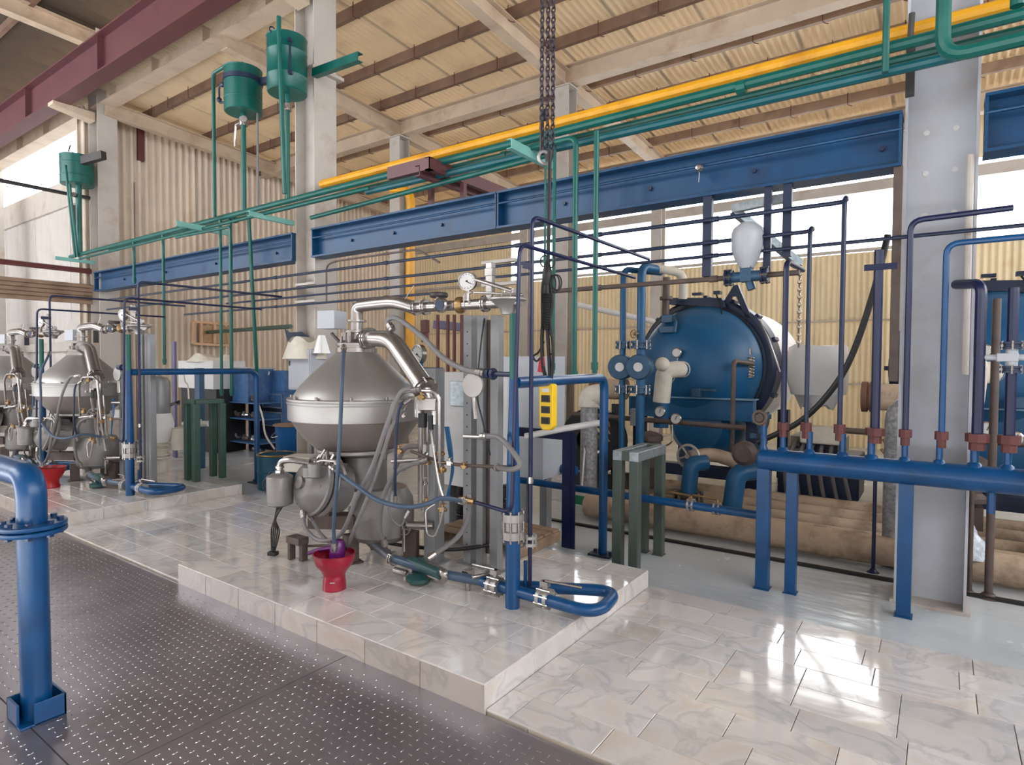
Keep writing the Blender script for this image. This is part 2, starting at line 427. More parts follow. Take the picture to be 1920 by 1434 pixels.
# marble tiled platforms: core of grout, each tile a piece
def tile_mesh(dx, dy, dz, b=0.0022):
    mb = MB()
    x, y, z = dx/2, dy/2, dz
    vs = [(-x, -y, 0), (x, -y, 0), (x, y, 0), (-x, y, 0), (-x, -y, z-b), (x, -y, z-b), (x, y, z-b), (-x, y, z-b),
          (-x+b, -y+b, z), (x-b, -y+b, z), (x-b, y-b, z), (-x+b, y-b, z)]
    mb.add(vs, [(0, 1, 5, 4), (1, 2, 6, 5), (2, 3, 7, 6), (3, 0, 4, 7), (4, 5, 9, 8), (5, 6, 10, 9), (6, 7, 11, 10), (7, 4, 8, 11), (8, 9, 10, 11)])
    return mb
_tm = {}
def tiled(name, label, x0, x1, y0, y1, h, front=True, right=False, kind=None, zb=0.0):
    g = 0.003; tt = 0.012
    root = T(name, kind='structure')
    root.part('platform_core', MB().bb((x0+tt, y0+tt, zb), (x1-(tt if right else 0), y1, zb+h-tt+0.001)), GROUT, smooth=False)
    root.done(); R = root.root; off = R.location
    def put(cx, cy, cz, dx, dy, rot=None, mt=MARBLE):
        k = (round(dx, 3), round(dy, 3), mt.name)
        if k not in _tm: _tm[k] = tile_mesh(dx, dy, tt).mesh('tile', mt, Vector((0, 0, 0)), smooth=False)
        o = bpy.data.objects.new('tile', _tm[k]); COL.objects.link(o); o.parent = R
        o.location = Vector((cx, cy, cz)) - off
        if rot: o.rotation_euler = rot
    nr = round((y1-y0)/0.208); dy = (y1-y0)/nr; L = 0.415
    for r in range(nr):
        yc = y0 + dy*(r+0.5); x = x1; first = True
        rs = random.Random(r*13+int(abs(x0)*10))
        while x > x0+0.02:
            w = L*(rs.choice((0.45, 0.7, 1.0)) if first else rs.choice((1, 1, 1, 0.85))); first = False
            if x-w < x0+0.1: w = x-x0
            put(x-w/2, yc, zb+h-tt+random.uniform(0, 0.0006), w-g, dy-g, (random.uniform(-.001, .001), random.uniform(-.001, .001), 0)); x -= w
    if front:
        x = x1
        while x > x0+0.02:
            w = min(L*0.97, x-x0)
            if x-w < x0+0.08: w = x-x0
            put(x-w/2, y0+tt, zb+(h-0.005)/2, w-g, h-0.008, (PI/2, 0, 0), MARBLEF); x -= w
    if right:
        y = y0
        while y < y1-0.02:
            w = min(L, y1-y)
            put(x1-tt, y+w/2, zb+(h-0.005)/2, h-0.008, w-g, (0, PI/2, 0)); y += w
    return root
tiled('floor_marble_platform', None, -4.45, -1.655, 2.135, 4.02, 0.15, True, True)
tiled('floor_marble_platform', None, -14.2, -6.80, 2.135, 4.02, 0.15, True, True)
tiled('floor_marble_slab', None, -1.652, 2.6, 2.145, 4.05, 0.032, True, False)
tiled('floor_marble_slab', None, -6.797, -4.452, 2.145, 4.02, 0.032, True, False)

# ---------------------------------------------------------------- corrugated sheets
def corr(width, length, pitch, amp, n=8):
    """ribs along local Y, width along X, thin both-sided shell with thickness"""
    mb = MB(); k = int(width/pitch*n); vs = []
    wav = (lambda x: amp*max(-1, min(1, 1.9*math.sin(2*PI*x/pitch)-.35))) if amp > .04 else (lambda x: amp*math.sin(2*PI*x/pitch))
    for i in range(k+1):
        x = width*i/k; z = wav(x)
        for yy in (0, length): vs.append((x, yy, z))
    for i in range(k+1):
        x = width*i/k; z = wav(x)+0.004
        for yy in (0, length): vs.append((x, yy, z))
    m = 2*(k+1); fs = []
    for i in range(k):
        a = 2*i; fs.append((a, a+1, a+3, a+2)); fs.append((m+a, m+a+2, m+a+3, m+a+1))
    fs += [(0, m, m+1, 1), (2*k, 2*k+1, m+2*k+1, m+2*k)]
    return mb.add(vs, fs)
_sm = {}
def sheets(parent, name, mat, origin, ux, uy, W, L, sw, sl, pitch, amp, lap=0.06):
    ux = V(ux).normalized(); uy = V(uy).normalized(); uz = ux.cross(uy)
    key = (mat.name, sw, sl, pitch, amp)
    if key not in _sm: _sm[key] = corr(sw+pitch*0.5, sl+lap, pitch, amp).mesh('corrugated_sheet', mat, Vector((0, 0, 0)), ang=80)
    me = _sm[key]; R = Matrix((ux, uy, uz)).transposed().to_4x4()
    nx = math.ceil(W/sw - 0.01); ny = math.ceil(L/sl - 0.01)
    for i in range(nx):
        for j in range(ny):
            o = bpy.data.objects.new(name, me); COL.objects.link(o); o.parent = parent
            p = V(origin) + ux*(i*sw) + uy*(j*sl) + uz*(0.006*((i+j) % 2)+0.004*j)
            Mx = R.copy(); Mx.translation = p - parent.location; o.matrix_local = Mx
def anchor(name, loc):
    e = bpy.data.objects.new(name, None); COL.objects.link(e); e.location = loc; e['kind'] = 'structure'; return e

# low roof: falls gently from the crane line (y=5) to the back wall
def roofz(y): return 6.52 - (y-5.0)*0.058
YB = 13.55     # back wall
XE = -13.45    # end wall
rf = anchor('ceiling', (-4, 9, 6.4))
yl = 14.6
sl_dir = Vector((0, 1, -0.058)).normalized()
sheets(rf, 'corrugated_sheet', ROOFM, (-14.2, 4.75, roofz(4.75)+0.17), (1, 0, 0), sl_dir, 20.6, 9.9, 1.03, 3.3, 0.103, 0.016)
# purlins with hook bolts
pur = [5.75, 6.95, 7.9, 9.2, 10.1, 11.0, 11.9]
for i, y in enumerate(pur):
    z = roofz(y)+0.07
    struct('trim_purlin', MB().chan((-14.0, y, z), (6.2, y, z), 0.07, 0.16, 0.008), PURLINDK if i < 3 else PURLIN)
hb = T('trim_hook_bolts', kind='structure')
mbh = MB()
for y in pur:
    x = -13.5
    while x < 5:
        z = roofz(y)-0.01
        mbh.tube([(x, y-0.05, z+0.16), (x, y-0.05, z-0.03), (x+0.02, y-0.02, z-0.05), (x+0.06, y+0.03, z-0.05)], 0.007, 5)
        x += 0.83+0.2*math.sin(x*7)
hb.part('hook_bolt', mbh, REDBR, kind='stuff'); hb.done()
# rafters across, on the C2 / C3 posts
Y2, Y3 = 8.5, 12.4
for x in (-12.9, -8.75, -5.0, -0.05, 4.6):
    b = T('trim_rafter', kind='structure')
    b.part('haunch_beam', MB().ibeam((x, 4.95, roofz(4.95)-0.16), (x, YB, roofz(YB)-0.16), 0.17, 0.26, 0.014, 0.012), RAFTER)
    b.done()
struct('trim_beam', MB().ibeam((-14, Y2, roofz(Y2)-0.13), (6.2, Y2, roofz(Y2)-0.13), 0.2, 0.3, 0.015, 0.012), RAFTER)
struct('trim_beam', MB().ibeam((-14, 12.75, roofz(12.75)-0.1), (6.2, 12.75, roofz(12.75)-0.1), 0.2, 0.34, 0.015, 0.012), RAFTER)
# posts of the second and third rows
def post(x, y, z1, w, mat, z0=0.0, nm='trim_post'):
    b = T(nm, kind='structure')
    b.part('post', MB().ibeam((x, y, z0), (x, y, z1), w, w, 0.014, 0.010, up=(0, 1, 0)), mat)
    b.part('foot_plate', MB().box((x, y, z0+0.012), (w+.12, w+.12, .024)), mat)
    b.part('cap_plate', MB().box((x, y, z1-0.01), (w+.06, w+.06, .02)), mat)
    b.done()
for x in (-8.75, -5.0): post(x, Y2, roofz(Y2)-0.30, 0.27, COLPAINT)
for x in (-8.75, -5.2, -0.6, 3.2): post(x, 12.95, roofz(12.95)-0.3, 0.24, COLPAINT)
# eave beams and cladding above the long opening
struct('trim_eave_beam', MB().chan((-13.4, YB, 5.07), (6.2, YB, 5.07), 0.1, 0.2, 0.012), COLPAINT)
struct('trim_eave_angle', MB().bar((-13.4, YB+.05, 3.86), (6.2, YB+.05, 3.86), 0.06, 0.06), COLPAINT)
we2 = anchor('wall_eave', (-4, YB, 5.6))
sheets(we2, 'corrugated_sheet', WALLM, (XE, YB+0.12, 5.32), (1, 0, 0), (0, 0, 1), 20.0, 0.75, 1.03, 0.75, 0.103, 0.014, lap=0.02)

# back wall
wb = anchor('wall_back', (-4, YB, 2))
sheets(wb, 'corrugated_sheet', WALLM, (XE, YB+0.1, 0.0), (1, 0, 0), (0, 0, 1), 19.6, 3.75, 1.03, 1.26, 0.103, 0.014, lap=0.04)
wu = anchor('wall_back_upper', (-11, YB, 4.5))
sheets(wu, 'corrugated_sheet', WALLM, (XE, YB+0.1, 3.77), (1, 0, 0), (0, 0, 1), 3.7, 2.1, 0.925, 1.05, 0.103, 0.014, lap=0.04)
# unseen rear wall added to cut light from behind the viewer, lower far end
wr = anchor('wall_rear_light_block', (-1, -5.4, 4))
sheets(wr, 'corrugated_sheet', WALLG, (-6.6, -5.4, 0.0), (1, 0, 0), (0, 0, 1), 13.4, 9.2, 1.03, 4.6, 0.103, 0.014)
sheets(wr, 'corrugated_sheet', WALLG, (-26.0, -5.4, 0), (1, 0, 0), (0, 0, 1), 19.4, 4.0, 1.03, 4.0, 0.103, 0.014)
wol = anchor('wall_outer_light_block', (-25, 0, 4))  # unseen end wall, added to keep sky light off the outer wall
sheets(wol, 'corrugated_sheet', WALLG, (-25.2, 5.7, 0.0), (0, -1, 0), (0, 0, 1), 11, 8.6, 1.03, 4.3, 0.25, 0.012)
wrt = anchor('wall_right_light_block', (6.3, 4, 4))  # unseen side wall, added low so that side light passes over it
sheets(wrt, 'corrugated_sheet', WALLG, (6.4, -5.4, 0.0), (0, 1, 0), (0, 0, 1), 19, 3.0, 1.03, 3.0, 0.103, 0.014)
for z in (1.25, 2.5):
    struct('trim_rail', MB().bar((XE, YB+0.05, z), (6, YB+0.05, z), 0.02, 0.025), COLPAINT)
# end wall, full height under the low roof, the near strip darker
we = anchor('wall_left', (XE, 9, 3))
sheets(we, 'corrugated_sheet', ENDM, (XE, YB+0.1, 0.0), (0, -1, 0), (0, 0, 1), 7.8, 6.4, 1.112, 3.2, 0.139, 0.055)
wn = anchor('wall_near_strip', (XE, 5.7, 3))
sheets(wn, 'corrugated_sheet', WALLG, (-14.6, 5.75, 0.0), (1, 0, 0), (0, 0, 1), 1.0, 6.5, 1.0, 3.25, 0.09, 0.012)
struct('trim_wall_post', MB().bar((XE+.06, 5.78, 5.7), (XE+.06, 5.78, 6.43), 0.07, 0.12), REDBR)
# wall beyond, along the crane line, in wide sheets
wo = anchor('wall_outer_left', (-18, 5.6, 2))
sheets(wo, 'corrugated_sheet', WALLG, (-24.8, 5.7, 0.0), (1, 0, 0), (0, 0, 1), 11.2, 5.2, 1.12, 2.6, 0.28, 0.008)
struct('trim_wall_capping', MB().chan((-25, 5.62, 5.55), (-14.0, 5.62, 5.55), 0.1, 0.6, 0.012), COLPAINT)
struct('trim_wall_rail', MB().chan((-25, 5.6, 1.95), (-14.0, 5.6, 1.95), 0.1, 0.2, 0.012), COLPAINT)

# ---------------------------------------------------------------- crane line: posts, beams, high roof
YC = 5.0
def crane_post(x, z1, mat, holes=False):
    b = T('trim_crane_post', kind='structure')
    m = MB(); w, d = 0.38, 0.34
    for s in (-1, 1): m.box((x+s*w/2, YC, z1/2), (0.016, d, z1))
    b.part('flange', m, mat)
    b.part('web', MB().box((x, YC-0.02, z1/2), (w-0.01, 0.012, z1)), mat)
    b.part('foot_plate', MB().box((x, YC, 0.01), (w+.06, d+.04, 0.02)), COLPAINT)
    if holes:
        h = MB()
        for sx in (-0.08, 0.08):
            for z in (2.62, 2.9, 3.17):
                h.cyl((x+sx, YC-0.032, z), (x+sx, YC-0.02, z), 0.018, 12)
        b.part('bolt_head', h, WHITEP)
    b.done()
crane_post(-0.03, 7.8, COLGREY, True)
crane_post(-6.68, 7.8, COLPAINT)
crane_post(-13.12, 7.8, COLPAINT)
crane_post(-19.7, 7.8, COLPAINT)
for x in (-6.68,): 
    struct('trim_splice_plate', MB().bb((x-.27, YC-.24, 5.26), (x+.27, YC+.24, 5.30)), COLPAINT)
# tan plate girder on the posts
b = T('trim_girder', kind='structure')
b.part('web', MB().bb((-25, 4.99, 6.44), (6.2, 5.01, 7.0)), RAFTER)
g = MB(); 
for z in (6.43, 7.01): g.bb((-25, 4.86, z-.01), (6.2, 5.14, z+.01))
b.part('flange', g, RAFTER)
g = MB(); x = -24
while x < 6: g.bb((x-.006, 4.88, 6.44), (x+.006, 5.12, 7.0)); x += 1.64
b.part('stiffener', g, RAFTER); b.done()
# maroon crane beam on brackets
b = T('trim_crane_beam', kind='structure')
b.part('web', MB().bb((-25, 4.3, 6.28), (6.2, 4.32, 6.86)), MAROON)
g = MB()
for z in (6.27, 6.87): g.bb((-25, 4.18, z-.012), (6.2, 4.44, z+.012))
b.part('flange', g, MAROON)
b.part('crane_rail', MB().bb((-25, 4.28, 6.882), (6.2, 4.34, 6.93)), DKGREY)
g = MB(); x = -24.4
while x < 6: g.bb((x-.006, 4.2, 6.28), (x+.006, 4.42, 6.86)); x += 3.3
b.part('stiffener', g, MAROON); b.done()
for x in (-19.7, -13.12, -6.68, -0.03):
    struct('trim_bracket', MB().prof((x-.12, 4.83, 6.26), (x+.12, 4.83, 6.26), [(0, 0), (0, -.16), (-0.66, -.06), (-0.66, 0)], up=(0, 0, 1)), RAFTER)
# clerestory strip of translucent corrugated sheet above the girder
cs = anchor('wall_clerestory', (-8, 5.2, 7.4))
sheets(cs, 'translucent_sheet', CLEARM, (-25.8, 5.2, 7.02), (1, 0, 0), (0, 0, 1), 32, 0.85, 1.03, 0.85, 0.103, 0.014, lap=0.02)
# high roof over the walkway
hr = anchor('ceiling_high', (-8, 0, 8))
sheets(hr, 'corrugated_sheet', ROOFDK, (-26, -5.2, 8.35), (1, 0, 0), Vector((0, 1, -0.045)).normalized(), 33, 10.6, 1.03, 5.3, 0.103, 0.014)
for y in (-3.5, -1.6, 0.3, 2.2, 3.9):
    struct('trim_high_purlin', MB().bar((-25.5, y, 8.27-(y+5.2)*.045), (6, y, 8.27-(y+5.2)*.045), 0.07, 0.14), PURLINDK)
for x in (-19.4, -13.1, -6.6, -0.03):
    struct('trim_high_rafter', MB().ibeam((x, -5, 8.0), (x, 5.0, 7.62), 0.2, 0.3, 0.015, 0.012), RAFTER)

# blue runway beam between the crane posts
def blue_beam(x0, x1, label_struct=True):
    b = T('trim_blue_beam', kind='structure'); y = YC-0.21
    b.part('web', MB().bb((x0, y+.07, 2.945), (x1, y+.085, 3.265)), BEAMBLUE)
    b.part('flange', MB().bb((x0, y-.03, 3.265), (x1, y+.17, 3.285)).bb((x0, y-.03, 2.925), (x1, y+.17, 2.945)), BEAMBLUE)
    b.part('conduit', MB().tube([(x0, y-.01, 3.17), (x1, y-.01, 3.17)], 0.012, 8), BEAMBLUE)
    g = MB()
    for x in (x0+.01, x1-.01): g.bb((x-.008, y-.02, 2.94), (x+.008, y+.16, 3.27))
    b.part('end_plate', g, BEAMBLUE)
    g = MB()
    for k in range(4):
        x = x0+(x1-x0)*(k+.5)/4+.3; g.cyl((x, y+.045, 3.08), (x, y+.07, 3.08), 0.018, 8)
    b.part('bolt_head', g, NAVY)
    b.done()
blue_beam(-13.0, -6.87); blue_beam(-6.47, -3.58); blue_beam(-3.57, -0.24); blue_beam(0.19, 4.5)
# tie beams in the end bay, left of the separators
m = MB()
for k in range(5): m.tube([(-13.3, 0.0, 3.04-k*.075), (-13.3, 4.84, 3.04-k*.075)], 0.04, 8)
struct('trim_ribbed_tie', m, PURLIN)
struct('trim_dark_tube', MB().tube([(-13.3, 0, 4.72), (-13.3, 4.83, 4.72)], 0.035, 8), DKGREY)
struct('trim_dark_tube', MB().tube([(-13.3, 0, 3.33), (-13.3, 4.83, 3.33)], 0.05, 8), REDBR)
# ---------------------------------------------------------------- separator unit (built once at the near block, copied to the two further ones)
UNIT = []
def U(t, l2, l3=None):
    UNIT.append((t, l2, l3)); return t
def D(px, py, Y): return at(px, py, Y=Y)
def bolts(mb, o, ax, R, n, r, h, m=6):
    o = V(o); z = V(ax).normalized(); u = Vector((0, 1, 0)) if abs(z.y) < 0.9 else Vector((1, 0, 0))
    x = u.cross(z).normalized(); y = z.cross(x)
    for k in range(n):
        a = 2*PI*(k+.5)/n; c = o+(x*math.cos(a)+y*math.sin(a))*R
        mb.cyl(c-z*h/2, c+z*h/2, r, m)
def clamp_flange(t, o, ax, r, w, mat, parent=None, name='clamp_flange', nb=6):
    """a bolted two-plate flange or wafer valve body"""
    m = MB(); z = V(ax).normalized(); o = V(o)
    m.lathe([(0, -w/2), (r, -w/2), (r, -w/2+w*.3), (r*.82, -w/2+w*.34), (r*.82, w/2-w*.34), (r, w/2-w*.3), (r, w/2), (0, w/2)], o, z, 20)
    p = t.part(name, m, mat, parent=parent)
    b = MB(); bolts(b, o, z, r*.92, nb, r*.11, w*1.25)
    t.part('bolt', b, STEEL, parent=p); return p
def gauge(t, o, ax, r, parent=None, rim=STEEL, name='pressure_gauge'):
    o = V(o); z = V(ax).normalized(); m = MB()
    m.lathe([(0, -r*.5), (r*.9, -r*.5), (r, -r*.42), (r, r*.1), (r*.9, r*.12), (r*.88, r*.04), (0, r*.04)], o, z, 24)
    p = t.part(name, m, rim, parent=parent)
    if parent: return p
    f = MB(); f.lathe([(0, r*.05), (r*.86, r*.05), (r*.86, r*.06), (0, r*.06)], o, z, 24)
    t.part('dial', f, WHITEP, parent=p, label='white dial')
    u = Vector((0, 1, 0)) if abs(z.y) < 0.9 else Vector((1, 0, 0)); x = u.cross(z).normalized(); y = z.cross(x)
    n = MB()
    for k in range(11):
        a = 2*PI*k/14-.3; d = x*math.cos(a)+y*math.sin(a)
        n.bar(o+d*r*.66+z*r*.08, o+d*r*.8+z*r*.08, r*.04, r*.03, up=z)
    n.bar(o-y*r*.2+z*r*.09, o+(y*.8+x*.5).normalized()*r*.6+z*r*.09, r*.07, r*.03, up=z)
    n.lathe([(0, r*.06), (r*.1, r*.06), (r*.1, r*.12), (0, r*.12)], o, z, 10)
    t.part('needle', n, BLACK, parent=p); return p
def wheel(t, o, ax, R, mat, parent=None, name='handwheel'):
    m = MB(); o = V(o); z = V(ax).normalized(); m.torus(o, z, R, R*.13, 20, 6)
    u = Vector((0, 1, 0)) if abs(z.y) < 0.9 else Vector((1, 0, 0)); x = u.cross(z).normalized(); y = z.cross(x)
    for k in range(5):
        a = 2*PI*k/5; m.tube([o, o+(x*math.cos(a)+y*math.sin(a))*R], R*.09, 6)
    m.cyl(o-z*R*.25, o+z*R*.25, R*.22, 10); return t.part(name, m, mat, parent=parent)

CX, CYY = -3.535, 3.0
def zc(py, px=664): return D(px, py, CYY).z
t = T('separator', 'large stainless centrifugal separator with domed bowl hood on the near marble platform', 'separator', 'centrifugal separators along the walkway')
z0, z1, z2 = zc(838), zc(783), zc(746)
RB = 0.485
hood = t.part('bowl_hood', MB().lathe([(RB-.03, z2-.005), (RB-.035, z2+.02), (RB-.075, z2+.085), (RB-.145, z2+.16), (RB-.235, z2+.245), (RB-.31, z2+.315), (.148, z2+.34), (.142, z2+.35), (0, z2+.35)], (CX, CYY, 0), n=48), SSATIN)
t.part('rim_flange', MB().lathe([(0, z2-.035), (RB+.006, z2-.035), (RB+.01, z2-.02), (RB+.01, z2-.016), (RB, z2-.014), (RB, z2-.009), (RB+.008, z2-.007), (RB+.008, z2+.004), (RB-.03, z2+.008), (0, z2+.008)], (CX, CYY, 0), n=48), SSATIN)
b = MB(); bolts(b, (CX, CYY, z2+.012), (0, 0, 1), RB-.02, 12, .011, .03, 8); t.part('bolt', b, STEEL)
t.part('bowl_band', MB().lathe([(0, z1), (RB, z1), (RB+.002, z1+.01), (RB+.002, z2-.035), (0, z2-.035)], (CX, CYY, 0), n=48), SSATIN)
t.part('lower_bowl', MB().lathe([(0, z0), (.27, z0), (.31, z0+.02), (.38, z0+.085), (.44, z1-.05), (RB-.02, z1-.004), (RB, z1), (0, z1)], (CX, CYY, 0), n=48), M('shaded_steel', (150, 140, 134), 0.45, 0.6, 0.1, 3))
t.part('seat_ring', MB().lathe([(0, z0-.03), (.27, z0-.03), (.285, z0-.02), (.285, z0+.002), (0, z0+.002)], (CX, CYY, 0), n=40), SSATIN)
zt = z2+.35
p = t.part('neck', MB().lathe([(.15, zt-.01), (.15, zt+.02), (.135, zt+.022), (.135, zt+.035), (.148, zt+.037), (.148, zt+.055), (.125, zt+.06), (.11, zt+.075), (.075, zt+.085), (.07, zt+.13), (.085, zt+.135), (.085, zt+.15), (.045, zt+.155), (.045, zt+.21), (.07, zt+.215), (.07, zt+.228), (0, zt+.228)], (CX, CYY, 0), n=32), STEEL)
b = MB(); bolts(b, (CX, CYY, zt+.075), (0, 0, 1), .115, 8, .012, .06, 6)
for a in (0.3, 1.9, 3.6, 5.1):
    q = V(CX+.1*math.cos(a), CYY+.1*math.sin(a), zt+.1); b.box(q, (.04, .03, .07), rz=a)
t.part('eye_bolt', b, STEEL, parent=p)
# frame below the bowl
t.part('column', MB().lathe([(.15, .62), (.17, .68), (.17, z0-.06), (.22, z0-.03), (0, z0-.03)], (CX+.02, CYY+.05, 0), n=28), CASTGREY)
t.part('gear_housing', MB().lathe([(0, .3), (.20, .3), (.235, .34), (.245, .45), (.235, .6), (.19, .68), (0, .68)], (CX+.13, CYY+.12, 0), n=32), CASTGREY)
t.part('frame_plate', MB().box((CX-.12, CYY-.08, .78), (.02, .34, .30), rz=.5).box((CX-.12, CYY+.02, .62), (.5, .2, .1), rz=-.6), M('cream_cast', (190, 184, 172), 0.5, 0, 0.1))
for a in (0.4, 2.5, 4.4):
    c = V(CX+.13+.24*math.cos(a), CYY+.12+.24*math.sin(a), 0)
    t.part('foot', MB().box(c+V(0, 0, .25), (.1, .08, .22), rz=a).box(c+V(0, 0, .157), (.15, .13, .014), rz=a).cyl(c+V(.02*math.cos(a), .02*math.sin(a), .15), c+V(.02*math.cos(a), .02*math.sin(a), .2), .018, 6), BROWNPIPE, bevel=.006)
# horizontal motor to the left front
ma = D(640, 915, 2.85); mb_ = D(566, 905, 2.55); ax = (mb_-ma).normalized()
t.part('motor_body', MB().lathe([(0, 0), (.175, 0), (.18, .02), (.18, (mb_-ma).length*.62), (0, (mb_-ma).length*.62)], ma, ax, 32), CASTGREY)
L = (mb_-ma).length
p = t.part('motor_end_bell', MB().lathe([(.205, L*.62), (.215, L*.64), (.215, L*.72), (.2, L*.74), (.185, L*.82), (.13, L*.98), (.1, L*1.02), (0, L*1.02)], ma, ax, 32), CASTGREY)
b = MB(); bolts(b, ma+ax*L*.78, ax, .165, 6, .012, .05); b.cyl(ma+ax*L, ma+ax*(L*1.08), .045, 16); t.part('hub_cap', b, STEEL, parent=p)
t.part('motor_ring', MB().torus(ma+ax*L*.5, ax, .205, .022, 32, 8), CASTGREY)
m = MB(); 
for k in range(9):
    a = PI*(k-4)/9*1.1+PI/2; u = Vector((0, 0, 1)).cross(ax).normalized(); w = ax.cross(u)
    d = u*math.cos(a)+w*math.sin(a); m.bar(ma+d*.186+ax*.04, ma+d*.186+ax*(L*.45), .008, .02, up=d)
t.part('cooling_fin', m, CASTGREY)
t.part('motor_cradle', MB().box(ma+V(-.06, -.02, -.24), (.34, .14, .1), rz=.55).box(ma+V(-.14, -.1, -.1), (.22, .02, .2), rz=.2), BROWNPIPE, bevel=.006)
t.part('terminal_box', MB().box(D(590, 885, 2.5), (.12, .1, .07), rz=.4).cyl(D(590, 895, 2.48), D(590, 868, 2.48), .045, 16), CASTGREY, bevel=.008)
m = MB(); rq = random.Random(4)
for k in range(12):
    c0 = D(585+5*k, 872-rq.uniform(0, 16), 2.62); m.cyl(c0, c0+V(rq.uniform(-.05, .05), rq.uniform(-.03, .03), rq.uniform(.0, .07)), rq.uniform(.008, .018), 7)
m.tube([D(580, 880, 2.6), D(600, 862, 2.6), D(640, 866, 2.6), D(648, 890, 2.6)], .01, 7, bend=.05)
t.part('motor_fittings', m, STEEL)
t.part('rear_box', MB().box(D(575, 868, 2.95), (.3, .2, .12), rz=.4), M('cream_cast', (190, 184, 172)), bevel=.01)
# oil canister
ca = D(525, 945, 2.5); cb = V(ca.x, ca.y, D(525, 892, 2.5).z)
h = cb.z-ca.z
p = t.part('oil_canister', MB().lathe([(0, -.012), (.05, -.012), (.07, 0), (.088, .004), (.088, .02), (.09, .022), (.09, h-.01), (.085, h), (.05, h+.02), (0, h+.02)], ca, n=28), CASTGREY)
b = MB(); b.tube([cb+V(0, 0, .01), cb+V(0, 0, .10), cb+V(.09, .02, .12), cb+V(.2, .1, .1)], .022, 10, bend=.06)
b.cyl(cb+V(0, 0, .015), cb+V(0, 0, .04), .034, 6); b.cyl(cb+V(0, 0, .055), cb+V(0, 0, .07), .03, 12)
t.part('elbow_pipe', b, STEEL, parent=p)
q = at(512, 1036, Z=.18)
b = MB()
for k in range(5):
    a = ca+V(-.03+.015*k, 0, -.01)
    b.spline([a, a+V(-.02-.012*k, -.01, -.1), q+V(-.05+.025*k, .02, .16), q+V(-.02+.01*k, 0, .01)], .0055, 6)
b.spline([cb+V(-.03, -.05, .03), cb+V(-.09, -.07, -.05), ca+V(-.07, -.07, .1), ca+V(-.02, -.05, 0)], .005, 6)
t.part('cable', b, BLACK)
q.z = .175
t.part('plug_box', MB().box(q, (.07, .05, .03), rz=.4).cyl(q+V(0, 0, .01), q+V(0, 0, .05), .018, 8), BLACK, bevel=.006)
f = at(553, 1050, Z=.15)
t.part('anchor_bracket', MB().box(f+V(-.04, 0, .08), (.03, .05, .16)).box(f+V(.06, .03, .08), (.04, .05, .16)).box(f+V(.01, .015, .15), (.15, .09, .05)).tube([f+V(.08, .04, .11), f+V(.3, .14, .13)], .01, 8), BROWNPIPE, bevel=.004)
t.part('instrument_box', MB().box(D(622, 600, 3.05), (.17, .14, .14), rz=.2), LTGREY, bevel=.004)
m = MB(); m.tube([D(622, 625, 3.0), D(640, 645, 3.0), D(655, 640, 3.0)], .012, 8, bend=.03)
m.box(D(665, 605, 3.3), (.02, .06, .16)); t.part('bracket_arm', m, DKGREY)
# top inlet elbow, braided pipe
t.part('discharge_pipe', MB().tube([(CX, CYY, zt+.22), (CX, CYY, zt+.33), D(700, 570, 3.0), D(742, 566, 3.02), D(776, 577, 3.05)], .046, 16, bend=.1), STEEL)
# big bent outlet pipe falling to the right
o1, o2, o3 = D(692, 634, 2.95), D(735, 636, 2.93), D(797, 728, 2.85)
t.part('outlet_pipe', MB().tube([(CX+.05, CYY, o1.z), o1, o2, o3], [.05, .066], 18, bend=.1), STEEL)
clamp_flange(t, o1, (o2-o1), .075, .035, STEEL, name='pipe_clamp')
clamp_flange(t, o3, (o3-o2), .082, .04, STEEL, name='pipe_clamp')
o4 = D(805, 760, 2.85)
m = MB().tube([o3, o3+V(.02, 0, -.07), o4], .04, 12, bend=.03)
m.box(o4+V(0, 0, .01), (.12, .1, .08), rz=.4); m.cyl(o4+V(-.07, -.02, .06), o4+V(-.07, -.02, -.08), .035, 12); m.cyl(o4+V(.05, 0, .03), o4+V(.05, 0, -.12), .028, 12)
t.part('valve_block', m, STEEL, bevel=.004)
m = MB(); m.cyl(o4+V(-.03, -.03, -.05), o4+V(-.03, -.03, -.14), .03, 12); m.cyl(o4+V(.04, -.03, -.06), o4+V(.04, -.03, -.15), .018, 10)
t.part('rubber_boot', m, BLACK)
t.done()
SEP = U(t, 'separator with dull domed bowl hood on the middle platform behind the red tub', 'separator cut off by the left edge of the picture')

# ---- stainless manifold with gauges on top
t = T('pipe_manifold', 'polished horizontal pipe manifold with gauge and handwheel above the near separator', 'pipework', 'gauge manifolds beside the separators')
Ym = 3.06
A_, B_ = D(776, 577, Ym), D(976, 580, 3.12)
B_.z = A_.z
t.part('manifold_pipe', MB().tube([A_, B_], .034, 14), STEEL)
mx = B_-A_; dx = mx.normalized()
def al(px): return A_ + dx*((D(px, 577, Ym)-A_).dot(dx))
for px in (780, 797, 858, 903): clamp_flange(t, al(px), dx, .054, .026, STEEL, name='pipe_clamp', nb=4)
v = al(820); t.part('valve_stem', MB().cyl(v, v+V(0, 0, .06), .022, 12).cyl(v+V(0, 0, .03), v+V(0, 0, .045), .032, 12), STEEL)
t.part('handwheel', MB().lathe([(0, 0), (.058, 0), (.064, .008), (.064, .024), (.058, .032), (0, .032)], v+V(0, 0, .06), n=20), DKGREY)
sg = al(834)+V(.0, -.035, 0)
t.part('sight_glass', MB().lathe([(0, 0), (.045, 0), (.05, .012), (.05, .04), (.04, .05), (.034, .043), (0, .043)], sg, (0.2, -1, 0), 22), STEEL)
t.part('glass_disc', MB().lathe([(0, .045), (.032, .045), (.032, .048), (0, .048)], sg, (0.2, -1, 0), 20), M('dark_glass', (60, 70, 90), 0.08))
